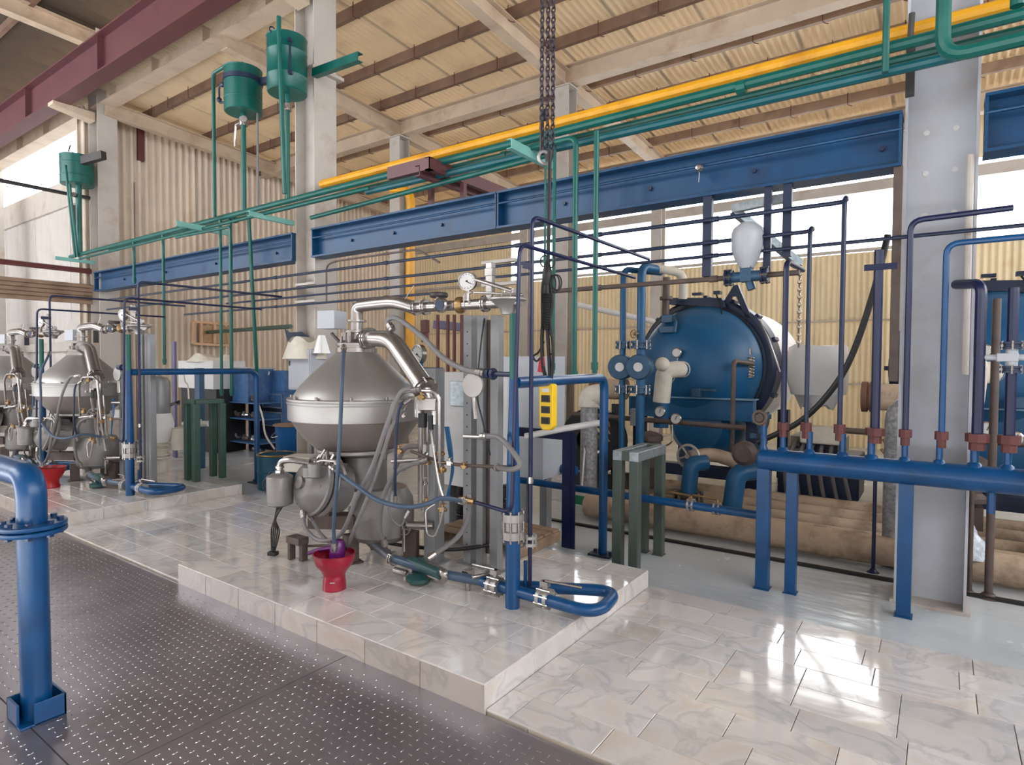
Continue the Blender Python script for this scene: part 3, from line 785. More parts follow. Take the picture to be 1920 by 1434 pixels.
t.part('check_valve', MB().lathe([(0, -.03), (.04, -.03), (.056, -.01), (.056, .01), (.04, .03), (0, .03)], al(858), dx, 20), BRASS)
g = D(876, 527, Ym)
gauge(t, g, (.35, -1, 0), .062)
t.part('gauge_stem', MB().tube([g+V(0, .01, -.06), V(g.x, g.y+.01, A_.z+.05), V(g.x+.02, g.y+.01, A_.z)], .012, 10, bend=.02).cyl((g.x, g.y, A_.z+.02), (g.x, g.y, A_.z+.07), .022, 10), STEEL)
m = MB(); q = al(912)
m.box(q+V(0, 0, .13), (.05, .04, .26)); m.box(q+V(0, 0, .2), (.06, .05, .05)); m.tube([g+V(.05, .02, .01), D(960, 545, 3.1)], .014, 8)
m.tube([D(888, 548, Ym), D(980, 552, 3.1)], .008, 8); m.tube([D(870, 575, Ym), D(870, 553, Ym), D(885, 548, Ym)], .008, 8, bend=.02)
t.part('valve_bonnet', m, STEEL, bevel=.003)
dq = D(952, 560, 3.12)
t.part('diaphragm_housing', MB().lathe([(0, .03), (.03, .028), (.115, .005), (.122, 0), (.122, -.01), (.1, -.02), (.05, -.065), (.04, -.1), (0, -.1)], dq, n=32), SSATIN)
b = MB(); bolts(b, dq, (0, 0, 1), .108, 12, .006, .03); b.cyl(dq+V(0, 0, .02), dq+V(0, 0, .07), .03, 12); b.box(dq+V(.02, 0, .045), (.08, .05, .03)); t.part('bolt', b, STEEL)
t.part('diagonal_handle', MB().cyl(D(795, 558, Ym), D(800, 577, Ym), .006, 6).tube([D(760, 560, 3.0), D(776, 535, 3.0)], .004, 6), STEEL)
t.done(); U(t, 'polished pipe manifold with gauge beside the middle separator', 'pipe manifold with gauge at the left edge beside a thick blue pipe')

# second gauge on its blue valve stem behind the bowl
t = T('dial_gauge', 'round steel dial gauge on a blue valve stem behind the bent outlet pipe', 'gauge')
g = D(783, 664, 3.35); gauge(t, g, (-.15, -1, 0), .075)
t.part('gauge_stem', MB().cyl(g+V(0, .02, -.07), g+V(0, .02, -.3), .03, 12).cyl(g+V(0, .02, -.1), g+V(0, .02, -.13), .05, 14).tube([g+V(0, .02, -.12), g+V(.25, .0, -.12)], .022, 10), VBLUE)
m = MB(); q = D(797, 612, 3.4)
m.box(q, (.06, .04, .1)); m.cyl(q+V(0, 0, -.05), q+V(0, 0, -.12), .03, 8); t.part('switch_head', m, REDBR, bevel=.004)
t.done()

# ---- posts
def sqpost(px, wpx, Y, top, mat, label, l2, l3=None, perf=False, Z=.15, bot=None, sh='tube'):
    c = at(px, bot, Z=Z) if bot else D(px, 1060, Y); c.z = Z
    if bot: Y = c.y
    w = wpx/1134*(c-CAM).dot(_fw); zt_ = D(px, top, Y).z
    t = T('support_post', label, 'post', 'steel posts of the separator frames')
    if sh == 'tube': m = MB().bb((c.x-w/2, c.y-w/2, Z+.008), (c.x+w/2, c.y+w/2, zt_))
    else: m = MB().chan((c.x, c.y, Z+.008), (c.x, c.y, zt_), w*.8, w, .004, up=(0, 1, 0))
    t.part('shaft', m, mat, bevel=.003)
    t.part('foot_plate', MB().box((c.x, c.y, Z+.005), (w*1.7, w*1.7, .01)), mat)
    if perf:
        h = MB(); z = Z+.15
        while z < zt_-.05: h.cyl((c.x, c.y-w/2-.0015, z), (c.x, c.y-w/2+.001, z), .006, 8); z += .085
        t.part('hole', h, BLACK)
    t.done(); U(t, l2, l3); return t
sqpost(814, 27, 3.3, 690, GREYPOST, 'short wide grey square post right of the near separator bowl', 'short wide grey post beside the middle separator', bot=1052)
sqpost(881, 19, 3.3, 592, GREYPOST, 'grey post with punched holes under the near pressure gauge', 'grey punched post beside the middle separator', perf=True, bot=1056)
sqpost(903, 15, 3.3, 592, GREYPOST, 'slim pale grey post close behind the punched post', 'slim grey post near the middle blue pipe', bot=1062)
sqpost(930, 18, 3.38, 592, GREYPOST, 'pale grey square post directly left of the near thick blue pipe', 'pale square post directly left of the middle thick blue pipe', bot=1072)
t = T('support_post', 'brown-grey round tube hanging between two square posts', 'post')
q = D(917, 1036, 3.42); t.one(MB().cyl(q, V(q.x, q.y, D(917, 600, 3.42).z), .022, 14), BROWNPIPE)

# ---- stainless tubes, fittings and sampling valves on the frame
t = T('process_tubing', 'tangle of thin stainless tubes and small valves right of the near separator', 'pipework', 'small stainless tubing on the separator frames')
def tb(pts, r, mat=STEEL, name='tube', bend=.04, lab=None):
    return t.part(name, MB().tube([D(*p) for p in pts], r, 10, bend=bend), mat, label=lab)
tb([(722, 860, 2.8), (735, 760, 2.75), (757, 733, 2.75), (815, 733, 2.78), (825, 750, 2.8), (825, 900, 2.85), (827, 975, 2.9)], .013)
tb([(788, 800, 2.8), (788, 955, 2.9)], .016)
tb([(802, 790, 2.95), (802, 930, 3.0)], .011)
tb([(770, 845, 2.8), (830, 868, 2.85), (880, 873, 2.9), (960, 876, 2.95)], .011, BROWNPIPE)
tb([(735, 865, 2.75), (790, 862, 2.8), (800, 850, 2.85)], .014)
tb([(740, 880, 2.8), (758, 838, 2.85), (790, 836, 2.9)], .016, HOSEGREY)
tb([(806, 800, 2.85), (822, 905, 2.8), (830, 930, 2.8)], .009)
tb([(815, 945, 2.75), (798, 955, 2.7), (800, 1000, 2.7), (815, 1008, 2.7), (828, 975, 2.7), (832, 950, 2.7)], .007)
for px, py, Y, s in ((748, 846, 2.78, .035), (800, 866, 2.85, .035), (826, 880, 2.85, .04), (843, 868, 2.86, .03), (795, 905, 2.9, .03), (800, 945, 2.75, .035), (830, 955, 2.72, .03), (757, 780, 2.8, .02), (790, 745, 2.75, .03), (826, 850, 2.85, .03), (870, 875, 2.88, .024)):
    q = D(px, py, Y); m = MB(); m.box(q, (s*1.1, s, s), rz=.3); m.cyl(q-V(s, 0, 0), q+V(s, 0, 0), s*.38, 8); m.cyl(q, q+V(0, 0, s*1.1), s*.3, 8); m.box(q+V(.01, -.01, s*1.2), (s*1.5, s*.35, s*.2), rz=.6+px)
    t.part('small_valve', m, STEEL if px % 2 else BRASS, bevel=.002)
q = D(757, 990, 3.1); wheel(t, q, (0.3, -1, 0), .05, STEEL)
t.part('valve_spindle', MB().cyl(q, (q.x, q.y, .24), .012, 8).cyl(q+V(.02, .02, .02), q+V(.2, .1, .03), .03, 12), STEEL)
q = D(775, 848, 3.0); t.part('white_cover_plate', MB().box(q+V(0, .15, -.02), (.1, .02, .12), rz=.4), WHITEP, bevel=.003)
m = MB(); 
for k in range(4): m.spline([D(835+k*2, 800, 3.0), D(842+k*2, 850, 2.98), D(850-k, 880, 2.95), D(838+k, 930, 2.95)], .006, 6)
t.part('blue_air_line', m, VBLUE)
q = D(877, 702, 2.9)
t.part('round_flange', MB().lathe([(0, 0), (.075, 0), (.075, .015), (0, .015)], D(888, 722, 2.95), (0.1, -1, 0), 24), SSATIN)
t.part('valve_body', MB().cyl(D(888, 745, 2.95), D(892, 785, 2.95), .016, 10).cyl(D(870, 818, 2.9), D(915, 820, 2.92), .014, 10), STEEL)
t.done(); U(t, 'tangle of thin stainless tubes and small valves right of the middle separator', 'stainless tubes and small valves beside the leftmost blue loop')

# ---- hoses: each one a thing
def hose(label, pts, r, mat, l2=None, l3=None, ends=None, name='hose', grp='hoses of the separators'):
    t = T(name, label, 'hose', grp if l2 else None)
    P_ = [D(*p) for p in pts]
    t.part('hose_body', MB().spline(P_, r, 10), mat)
    m = MB()
    for a, b in ((P_[0], P_[1]), (P_[-1], P_[-2])):
        d = (b-a).normalized(); m.cyl(a-d*.01, a+d*.045, r*1.35, 10); m.cyl(a+d*.01, a+d*.02, r*1.6, 10)
    t.part('end_fitting', m, ends or STEEL); t.done()
    if l2: U(t, l2, l3)
    return t
hose('straight dark blue-grey hose dropping from the neck of the near separator into the red tub', [(645, 650, 2.55), (641, 720, 2.42), (638, 800, 2.42), (632, 900, 2.42), (626, 980, 2.43), (627, 1030, 2.45)], .012, HOSEBLUE, 'dark hose curving from the middle separator down into the red tub')
hose('blue-grey hose sagging from the near motor towards the thin blue pipe', [(622, 876, 2.45), (660, 905, 2.42), (710, 938, 2.42), (760, 950, 2.45), (800, 945, 2.5), (828, 934, 2.6), (870, 940, 2.8)], .014, HOSEBLUE, 'grey hose sagging in front of the middle separator base')
hose('grey ribbed hose arching over the outlet pipe towards the blue post', [(735, 617, 2.95), (726, 602, 2.95), (745, 597, 2.95), (790, 630, 2.9), (830, 670, 2.88), (870, 692, 2.88), (905, 699, 2.9)], .018, HOSEGREY)
hose('grey hose from under the near bowl rim slanting down behind the red tub', [(785, 730, 2.62), (752, 735, 2.58), (728, 790, 2.52), (700, 870, 2.5), (670, 930, 2.5), (640, 1000, 2.5), (600, 1013, 2.52), (573, 990, 2.52), (568, 960, 2.55)], .014, HOSEGREY, 'grey hose looping below the middle bowl')
hose('second grey hose slanting down towards the purple jug', [(760, 760, 2.75), (735, 800, 2.62), (712, 870, 2.55), (690, 930, 2.52), (665, 990, 2.5), (645, 1030, 2.6), (605, 1005, 2.62), (580, 965, 2.6)], .012, HOSEGREY)
hose('thin navy hose hanging from the valve block beside the near bowl', [(768, 748, 2.7), (750, 762, 2.66), (744, 800, 2.65), (741, 880, 2.65), (741, 940, 2.7)], .010, NAVY, 'thin navy hose hanging beside the middle bowl')
hose('grey hose hooping down from the sampling valves to the floor pipe', [(800, 862, 2.8), (768, 872, 2.75), (740, 890, 2.72), (718, 935, 2.72), (712, 990, 2.75), (722, 1020, 2.8)], .016, HOSEGREY, 'grey hose hooping down near the middle sampling valves')
hose('grey hose curving from the punched post down to the green valve', [(880, 930, 3.0), (878, 970, 2.98), (855, 1010, 2.9), (805, 1045, 2.75)], .016, HOSEGREY)
hose('grey hose arching from the gauge valve to the blue standpipe', [(905, 818, 2.85), (935, 820, 2.82), (960, 845, 2.8), (975, 870, 2.8), (960, 880, 2.8), (930, 876, 2.9)], .016, HOSEGREY)
hose('slim grey hose beneath the bowl ending at the ring handle valve', [(757, 880, 2.9), (735, 900, 2.85), (730, 960, 2.8), (750, 985, 2.85), (765, 960, 2.9)], .009, HOSEGREY)
hose('black hose coil lying behind the near separator base', [(690, 930, 3.3), (690, 990, 3.3), (720, 1015, 3.3), (780, 1025, 3.3), (850, 1030, 3.3), (930, 1020, 3.4)], .014, BLACK)
hose('thin dark cable dropping from the manifold past the grey posts', [(908, 600, 3.1), (900, 660, 3.0), (895, 740, 2.95), (905, 790, 2.9), (918, 850, 2.95)], .005, BLACK, ends=BLACK, name='cable')

# ---- tub with purple jug
bq = V(-3.155, 2.49, .15)
t = T('tub', 'red and magenta plastic funnel tub standing on the near marble platform', 'tub')
m = MB().lathe([(.0, .004), (.068, .004), (.07, 0), (.074, .002), (.072, .05), (.068, .085), (.07, .1), (.088, .13), (.112, .158), (.126, .19), (.131, .23), (.135, .234), (.127, .236), (.122, .19), (.105, .158), (.082, .132), (.062, .1), (0, .09)], bq, n=36)
t.part('tub_body', m, M('tub_red_plastic', (150, 8, 44), 0.3, 0, 0.25, 3, coat=.3)); 
t.part('white_mark', MB().box(bq+V(.048, -.055, .062), (.03, .002, .005), rz=.7), WHITEP); t.done()
t = T('jug', 'purple plastic jug leaning upside down in the red tub under the hose', 'jug')
jq = bq+V(.0, .01, .13)
t.part('jug_body', MB().lathe([(0, 0), (.045, .0), (.05, .02), (.05, .11), (.045, .16), (.03, .185), (0, .19)], jq, (.05, .1, 1), 24), PURPLE)
t.part('handle', MB().tube([jq+V(-.02, 0, .13), jq+V(-.14, -.03, .10), jq+V(-.21, -.05, .07)], .014, 8, bend=.03), PURPLE); t.done()
t = T('tub', 'bright red plastic funnel tub at the middle separator, nearest the left edge', 'tub')
b2 = V(-8.36, 2.6, .15)
t.part('tub_body', MB().lathe([(0, .004), (.08, .004), (.085, 0), (.09, .01), (.078, .06), (.082, .09), (.115, .14), (.14, .19), (.15, .23), (.155, .235), (.146, .236), (.135, .19), (.105, .14), (.07, .1), (0, .09)], b2, n=32), M('bright_red_plastic', (160, 12, 24), 0.35, 0, 0.1, 3))
t.part('dark_filling', MB().lathe([(0, .2), (.133, .2), (.134, .205), (0, .21)], b2, n=24), BLACK); t.done()

# ---- thick blue standpipe with its floor loop
mp = at(961, 1138, Z=.15); mp.z = .15
t = T('standpipe', 'thick blue standpipe with steel clamp valve and floor loop on the near platform', 'pipe', 'thick blue standpipes of the separators')
zz = lambda py: D(961, py, mp.y).z
t.part('lower_pipe', MB().cyl(mp, (mp.x, mp.y, zz(975)), .044, 18), BLUE)
t.part('cone', MB().tube([(mp.x, mp.y, zz(975)), (mp.x, mp.y, zz(960)), (mp.x, mp.y, zz(840)), (mp.x, mp.y, zz(710))], [.044, .044, .036, .026], 18), BLUE)
t.part('upper_pipe', MB().cyl((mp.x, mp.y, zz(715)), (mp.x, mp.y, zz(588)), .026, 16), GREEN)
p = clamp_flange(t, (mp.x, mp.y, zz(985)), (0, 0, 1), .07, .15, SSATIN, name='clamp_valve', nb=8)
hz = .245
lp = [V(-2.42, 2.92-.02, hz)]
la = at(905, 1090, Z=hz); lb = at(1040, 1132, Z=hz); lc = at(1140, 1118, Z=hz); ld = at(968, 1076, Z=hz)
t.part('floor_loop', MB().tube([la, at(1120, 1152, Z=hz), at(1160, 1108, Z=hz), V(mp.x, mp.y, hz) + (ld-V(mp.x, mp.y, hz))*0.3], .035, 16, bend=.16, bs=10), BLUE)
dl = (at(1120, 1152, Z=hz)-la).normalized()
for px, py in ((928, 1098), (1022, 1121)):
    q = at(px, py, Z=hz)
    p = clamp_flange(t, q, dl, .058, .075, SSATIN, name='wafer_valve', nb=8)
    t.part('valve_lever', MB().cyl(q, q+V(0, 0, .1), .016, 10).box(q+V(0, 0, .085), (.05, .04, .03)).tube([q+V(0, 0, .1), q+(dl if px > 1000 else -dl)*.2+V(.02, .05 if px > 1000 else 0, .095)], .009, 8), STEEL, parent=p)
t.part('riser', MB().cyl(at(985, 1105, Z=hz), V(at(985, 1105, Z=hz).x, at(985, 1105, Z=hz).y, D(985, 1050, 3.0).z), .012, 10), BLUE)
t.part('side_arm', MB().tube([D(905, 700, 2.92), D(960, 702, mp.y)], .016, 10).cyl(D(903, 700, 2.92), D(918, 700, 2.92), .03, 8).cyl(D(922, 701, 2.92), D(927, 701, 2.92), .036, 8), NAVY)
t.done(); U(t, 'thick blue standpipe with floor loop on the middle platform', 'thick blue standpipe standing furthest left, behind twin violet-blue tubes')

# ---- feed line along the floor: grey-blue pipe, green valve
t = T('feed_pipe', 'grey-blue feed pipe with green valve lying along the near platform floor', 'pipe', 'feed pipes at the foot of the separators')
fz = .26
A0 = [at(676, 985, Z=.32), at(690, 1010, Z=.3), at(715, 1030, Z=.28), at(735, 1046, Z=fz)]
t.part('flexible_pipe', MB().spline([V(CX+.1, CYY-.1, .42)]+A0, .036, 14), M('grey_flex_pipe', (98, 98, 106), .35, .5, .1))
t.part('straight_pipe', MB().tube([A0[-1], at(820, 1074, Z=fz), at(905, 1090, Z=.245)], .03, 14), M('slate_pipe_paint', (70, 88, 110), .35, .1, .1))
clamp_flange(t, at(738, 1047, Z=fz), (1, -.1, 0), .05, .03, STEEL, nb=4)
t.part('green_sleeve', MB().tube([at(770, 1052, Z=fz+.01), at(826, 1076, Z=fz+.01)], .036, 14).cyl(at(783, 1058, Z=fz), at(789, 1060, Z=fz), .05, 14), M('dark_green_paint', (42, 78, 78), .35, 0, .15))
q = at(786, 1082, Z=.19)
t.part('green_actuator', MB().lathe([(0, 0), (.07, .005), (.085, .02), (.085, .04), (.05, .06), (0, .06)], q+V(0, 0, -.035), n=24), M('dark_green_paint', (42, 78, 78)), label='dark green diaphragm actuator')
t.part('hook_pipe', MB().tube([at(800, 1060, Z=fz+.02), at(835, 1075, Z=fz+.02), at(832, 1088, Z=fz-.04), at(805, 1080, Z=fz-.06)], .028, 12, bend=.05), STEEL)
m = MB(); q = at(752, 1072, Z=.19); m.cyl(q-V(.06, 0, 0), q+V(.06, 0, 0), .024, 12); m.cyl(q+V(.1, 0, 0), q+V(.1, 0, .06), .018, 8); m.box(q+V(.13, 0, 0), (.05, .04, .04))
q2 = at(878, 1092, Z=.2); m.cyl(V(q2.x, q2.y, .15), V(q2.x, q2.y, .28), .018, 8); m.box(V(q2.x, q2.y, .26), (.05, .07, .05))
q3 = at(935, 1072, Z=.3); m.tube([q3, at(885, 1082, Z=.3)], .012, 8)
t.part('drain_fitting', m, STEEL, bevel=.002)
t.done(); U(t, 'dark feed pipe along the floor of the middle platform', 'feed pipe on the platform beside the leftmost blue loop')

# ---- thin overhead blue tubes of the unit
def thin(label, pts, r, mat=DBLUE, l2=None, l3=None, bend=.07, extra=None, grp='thin blue tubes over the separators', name='tube'):
    t = T(name, label, 'pipe', grp if l2 else None)
    t.part('tube_run', MB().tube(pts, r, 10, bend=bend), mat)
    if extra: extra(t)
    t.done()
    if l2: U(t, l2, l3)
    return t
# tube 1: low hook at (870,940) up to (975,460), then back along +Y
a0 = D(890, 941, 2.9); a1 = D(940, 950, 2.86); a2 = D(973, 461, 2.86); a2.x = a1.x
zt1 = at(973, 461, Y=2.9).z; zt2 = at(1006, 402, Y=2.98).z
x1 = at(973, 700, Y=2.86).x
def e1(t):
    t.part('steel_union', MB().cyl(a0-V(.12, 0, 0), a0, .02, 8).cyl(a0-V(.09, 0, 0), a0-V(.07, 0, 0), .027, 6), BRASS)
thin('thin violet-blue tube rising left of the pendant control, with a hooked foot', [a0, V(x1-.03, 2.84, a0.z-.01), V(x1, 2.86, zt1), V(x1, 4.45, zt1)], .012, l2='thin violet-blue tube rising beside the middle standpipe', l3='left one of two violet-blue tubes near the left edge', extra=e1)
x2 = at(996, 700, Y=3.0).x
def e2(t):
    c = V(x2, 3.0, D(990, 1012, 3.0).z)
    m = MB().cyl(c+V(0, 0, .012), c+V(0, 0, .03), .042, 18).cyl(c-V(0, 0, .03), c-V(0, 0, .012), .042, 18); bolts(m, c, (0, 0, 1), .034, 6, .005, .08)
    t.part('pipe_flange', m, SSATIN)
    t.part('tube_joint', MB().cyl((x2, 3.0, D(990, 893, 3.0).z), (x2, 3.0, D(990, 905, 3.0).z), .02, 10), STEEL)
    t.part('cross_plate', MB().bb((x1, 2.9, D(985, 505, 2.95).z), (x2, 3.0, D(985, 493, 2.95).z)), DBLUE)
thin('thin violet-blue tube with small flange rising directly left of the yellow pendant control', [V(x2, 3.0, .27), V(x2, 3.0, zt2), V(x2, 4.75, zt2)], .013, l2='violet-blue tube with small flange in front of the middle standpipe', l3='right one of two violet-blue tubes near the left edge', extra=e2)

# ---- thick blue hand frame behind the platform
fp = V(-2.29, 4.57, 0); zf = D(1130, 708, 4.57).z
t = T('pipe_frame', 'thick blue bent pipe frame coming down right of the yellow pendant control', 'pipe', 'thick blue bent pipe frames')
t.part('bent_pipe', MB().tube([V(-2.1, 2.95, zf), V(-2.29, 4.57, zf), V(-2.29, 4.57, .02)] if 0 else [V(mp.x+.0, mp.y+.02, zf), V(-2.29, 4.57, zf), fp+V(0, 0, .02)], .036, 16, bend=.12), BLUE)
m = MB().box(fp+V(0, 0, .008), (.2, .16, .016))
for sx in (-1, 1): m.cyl(fp+V(sx*.07, 0, 0), fp+V(sx*.07, 0, .04), .014, 6)
t.part('base_plate', m, NAVY)
t.done(); U(t, 'thick blue bent pipe frame in front of the blue cabinets', None)

# ---- copies
for tt, l2, l3 in UNIT:
    if l2: tt.copy((-5.13, 0.03, 0), l2)
    if l3: tt.copy((-7.6, 0.0, 0), l3)
# ---------------------------------------------------------------- header tanks
def tank(label, cx, cy, r, z0, z1, extra=None):
    t = T('header_tank', label, 'tank', 'green header tanks under the roof')
    t.part('tank_shell', MB().lathe([(0, z0), (r-.01, z0), (r, z0+.01), (r, z0+.28*(z1-z0)), (r+.004, z0+.29*(z1-z0)), (r, z0+.3*(z1-z0)), (r, z0+.72*(z1-z0)), (r+.004, z0+.73*(z1-z0)), (r, z0+.74*(z1-z0)), (r, z1-.01), (r+.008, z1), (r-.01, z1+.004), (0, z1+.02)], (cx, cy, 0), n=32), GREEN)
    if extra: extra(t)
    t.done(); return t
rackz = 3.58
def w_of(p): return (p-CAM).dot(_fw)/1134.3
def tk(pxl, pxr, pt, pb, Y):
    a = D((pxl+pxr)/2, (pt+pb)/2, Y); r = (pxr-pxl)/2*w_of(a)*0.98
    return a.x, Y, r, D((pxl+pxr)/2, pb-6, Y).z+.02, D((pxl+pxr)/2, pt+4, Y).z
def eA(t):
    x, y, r, z0, z1 = TA
    t.part('outlet_pipe', MB().cyl((x, y, z0), (x, y, rackz), .028, 12), GREEN)
    t.part('outlet_valve', MB().cyl((x, y, z0-.12), (x, y, z0-.2), .05, 12).cyl((x+.02, y-.03, z0-.16), (x+.07, y-.09, z0-.17), .03, 10).tube([(x+.07, y-.1, z0-.12), (x+.1, y-.12, z0-.2), (x+.1, y-.12, z0-.42)], .018, 8, bend=.04), STEEL)
    a = D(523, 70, y-r-.03)
    t.part('vent_pipe', MB().tube([(a.x, a.y, z1+.08), (a.x, a.y, z1-.1), (a.x+.02, a.y+.05, rackz)], .026, 10), GREEN)
    b = V(x+r*.86, y-r*.35, 0)
    t.part('sight_tube', MB().tube([(b.x-.08, b.y+.04, z1-.12), (b.x+.02, b.y-.03, z1-.12), (b.x+.02, b.y-.03, z0+.16), (b.x-.08, b.y+.04, z0+.16)], .011, 8, bend=.02).cyl((b.x, b.y, z1-.12), (b.x+.04, b.y-.05, z1-.12), .025, 8).cyl((b.x, b.y, z0+.16), (b.x+.04, b.y-.05, z0+.16), .025, 8), NAVY)
    t.part('bracket_arm', MB().chan((x+.1, 4.78, (z0+z1)/2+.02), (x+.95, 4.78, (z0+z1)/2-.02), .08, .1, .008), GREEN)
    t.part('lug', MB().torus((x+.02, y-r*.9, z1+.01), (1, 0, 0), .04, .008, 14, 6).bar((x+.02, y-r*.95, z1-.1), (x+.02, y-r*.95, z1-.18), .05, .01), NAVY)
TA = tk(502, 575, 70, 186, 4.5); tank('green header tank hung on the second crane post, the higher of the close pair', *TA, eA)
def eB(t):
    x, y, r, z0, z1 = TB
    t.part('outlet_pipe', MB().cyl((x, y, z0), (x, y, rackz), .032, 12), GREEN)
    t.part('outlet_valve', MB().cyl((x, y, z0-.06), (x, y, z0-.16), .055, 12).cyl((x-.14, y-.02, z0-.12), (x, y, z0-.1), .02, 8).tube([(x-.14, y-.02, z0-.12), (x-.17, y-.02, z0-.3), (x-.17, y-.02, z0-.4)], .014, 8, bend=.04).cyl((x+.05, y-.03, z0-.1), (x+.09, y-.05, z0-.1), .04, 12), STEEL)
    q = D(400, 138, y-.1); q2 = D(400, 138, y-.1)
    t.part('overflow_pipe', MB().tube([(x-r*.9, y-.1, q.z+.02), (q.x, y-.1, q.z), (q.x, y-.1, rackz)], .024, 10, bend=.04), GREEN)
    t.part('sight_tube', MB().tube([(x-r*.95, y-.1, z1-.14), (x-r-.17, y-.1, z1-.14), (x-r-.17, y-.1, z0+.2), (x-r*.95, y-.1, z0+.17)], .013, 8, bend=.03).ball((x-r-.17, y-.1, z0+.24), .035, 10).cyl((x-r-.1, y-.1, z1-.14), (x-r-.04, y-.1, z1-.14), .03, 8), NAVY)
    t.part('strap', MB().lathe([(r, z0+.38), (r+.012, z0+.385), (r+.012, z0+.44), (r, z0+.445)], (x, y, 0), n=28), NAVY)
    t.part('bracket_arm', MB().bar((x+r*.6, y+.1, z0+.4), (x+.85, y+.3, z0+.4), .06, .08), NAVY)
    t.part('drip_pipe', MB().tube([(x+.16, y+.1, z0), (x+.16, y+.1, rackz+.02)], .014, 8), HOSEGREY)
TB = tk(422, 490, 128, 222, 4.5); tank('green header tank with dark strap, left of the higher tank', *TB, eB)
def eC(t):
    x, y, r, z0, z1 = TC
    t.part('outlet_pipe', MB().cyl((x+.05, y, z0), (x+.05, y, rackz), .05, 12), GREEN)
    t.part('side_pipe', MB().tube([D(123, 310, y-r-.02), D(128, 360, y-r-.02), D(141, 482, y-.1)], .022, 10).tube([D(131, 345, y-r-.02), D(132, 360, y-r-.02), D(146, 482, y-.1)], .022, 10), GREEN)
    t.part('handle', MB().torus((x-.2, y, z1+.04), (0, 1, 0), .08, .012, 14, 6).bar((x+r, y, z0+.4), (x+r+.5, y+.15, z0+.45), .1, .14).tube([(x+r*.8, y-.2, z1), (x+r*1.1, y-.2, z1+.1)], .012, 6), DKGREY)
    t.part('valve_handle', MB().cyl((x+.05, y-.06, z0-.2), (x+.12, y-.1, z0-.2), .04, 8).bar((x+.12, y-.1, z0-.4), (x+.12, y-.1, z0-.9), .04, .04), BROWNPIPE)
TC = tk(117, 172, 290, 356, 4.55); tank('green header tank on the farthest crane post at the left', *TC, eC)

# ---------------------------------------------------------------- pipe rack
def run(label, pts, r, mat, bend=.08, cat='pipe', name='overhead_pipe', group=None, col=None):
    t = T(name, label, cat, group)
    t.part('pipe_run', MB().tube(pts, r, 10, bend=bend), mat)
    if col:
        m = MB()
        for p, ax in col: m.cyl(V(p)-V(ax)*.03, V(p)+V(ax)*.03, r*1.35, 10)
        t.part('coupling', m, mat)
    t.done(); return t
XA = V(1, 0, 0)
run('front green pipe of the long overhead rack, running the full length', [(-13.3, 4.5, 3.56), (-6, 4.5, 3.585), (3.5, 4.5, 3.6)], .036, GREEN, col=[((x, 4.5, 3.58), XA) for x in (-9, -4.4, -1.2)])
run('second green pipe of the overhead rack just behind the front one', [(-12.0, 4.66, 3.57), (3.5, 4.66, 3.57)], .03, GREEN, col=[((x, 4.66, 3.57), XA) for x in (-8, -3.4)])
run('thin green pipe under the overhead rack at its left half', [(-12.6, 4.4, 3.44), (-5.3, 4.4, 3.46), (-5.1, 4.5, 3.5)], .02, GREEN)
run('lower green pipe slung beneath the rack behind the purlin frame', [(-6.4, 4.72, 3.4), (-2.75, 4.5, 3.42)], .026, GREEN)
run('large dark green pipe below the front rack pipe at the right', [(-5.2, 4.56, 3.49), (-1, 4.56, 3.475), (3.5, 4.56, 3.46)], .034, M('deep_teal_paint', (12, 84, 92), .35, 0, .15, 5, dirt=(10, 50, 60), damt=.4))
run('yellow pipe above the green rack, bending down at the second inner post', [(-5.4, 5.4, 2.2), (-5.4, 5.4, 3.62), (-5.65, 4.78, 3.74), (-5.3, 4.78, 3.745), (3.5, 4.78, 3.74)] if 0 else [(-6.35, 4.84, 3.83), (3.5, 4.84, 3.81)], .05, YELLOWPIPE)
q = D(768, 372, 8.3)
run('yellow pipe bending down beside the left inner post', [D(735, 355, 8.3), D(770, 356, 8.3), V(q.x, 8.3, 1.0)], .085, YELLOWPIPE, bend=.3)
# green drops to the right of the chain
def drop(px, ytop, ybot, Y, r, label, mat=GREEN, hook=None):
    a = D(px, ytop, Y); b = D(px, ybot, Y)
    if a.x < -6: a.z = 3.56
    pts = ([V(a.x-hook, Y, a.z)] if hook else []) + [a, V(a.x, Y, b.z)]
    m = [((a.x, Y, b.z+.06), V(0, 0, 1))]
    return run(label, pts, r, mat, name='drop_pipe', col=m)
drop(1080, 257, 716, 4.4, .024, 'thick green drop pipe with top elbow right of the hanging chain', hook=.45)
drop(1119, 246, 700, 4.4, .022, 'green drop pipe farther right of the chain, ending behind the blue bent frame')
drop(1040, 262, 700, 4.45, .016, 'slim green drop pipe just right of the chain ring', hook=.3)
drop(1023, 310, 500, 4.45, .011, 'thinnest green drop line directly below the chain ring', mat=GREEN)
for px, yt, yb, Y, r, lb in ((251, 470, 532, 4.5, .022, 'short green drop pipe ending above the farther separator pipes'), (306, 470, 684, 4.5, .022, 'green drop pipe passing left of the wooden wall crate'),
        (413, 425, 742, 4.5, .02, 'green drop pipe with white lower end, left of two above the blue shelves'), (432, 430, 742, 4.55, .024, 'green drop pipe, right of two above the blue shelves')):
    drop(px, yt, yb, Y, r, lb)
a = D(466, 405, 4.5); b = D(484, 744, 4.9)
run('slanting green pipe leaning right above the blue shelves', [V(a.x, 4.5, 3.56), b], .024, GREEN, name='drop_pipe')
run('loop of green pipe hanging below the rack at the left bracket', [D(305, 440, 4.4), D(412, 432, 4.4)] if 0 else [D(330, 445, 4.35), D(432, 425, 4.35), D(432, 455, 4.35)], .02, GREEN, bend=.05)
a = D(1663, 0, 4.4); 
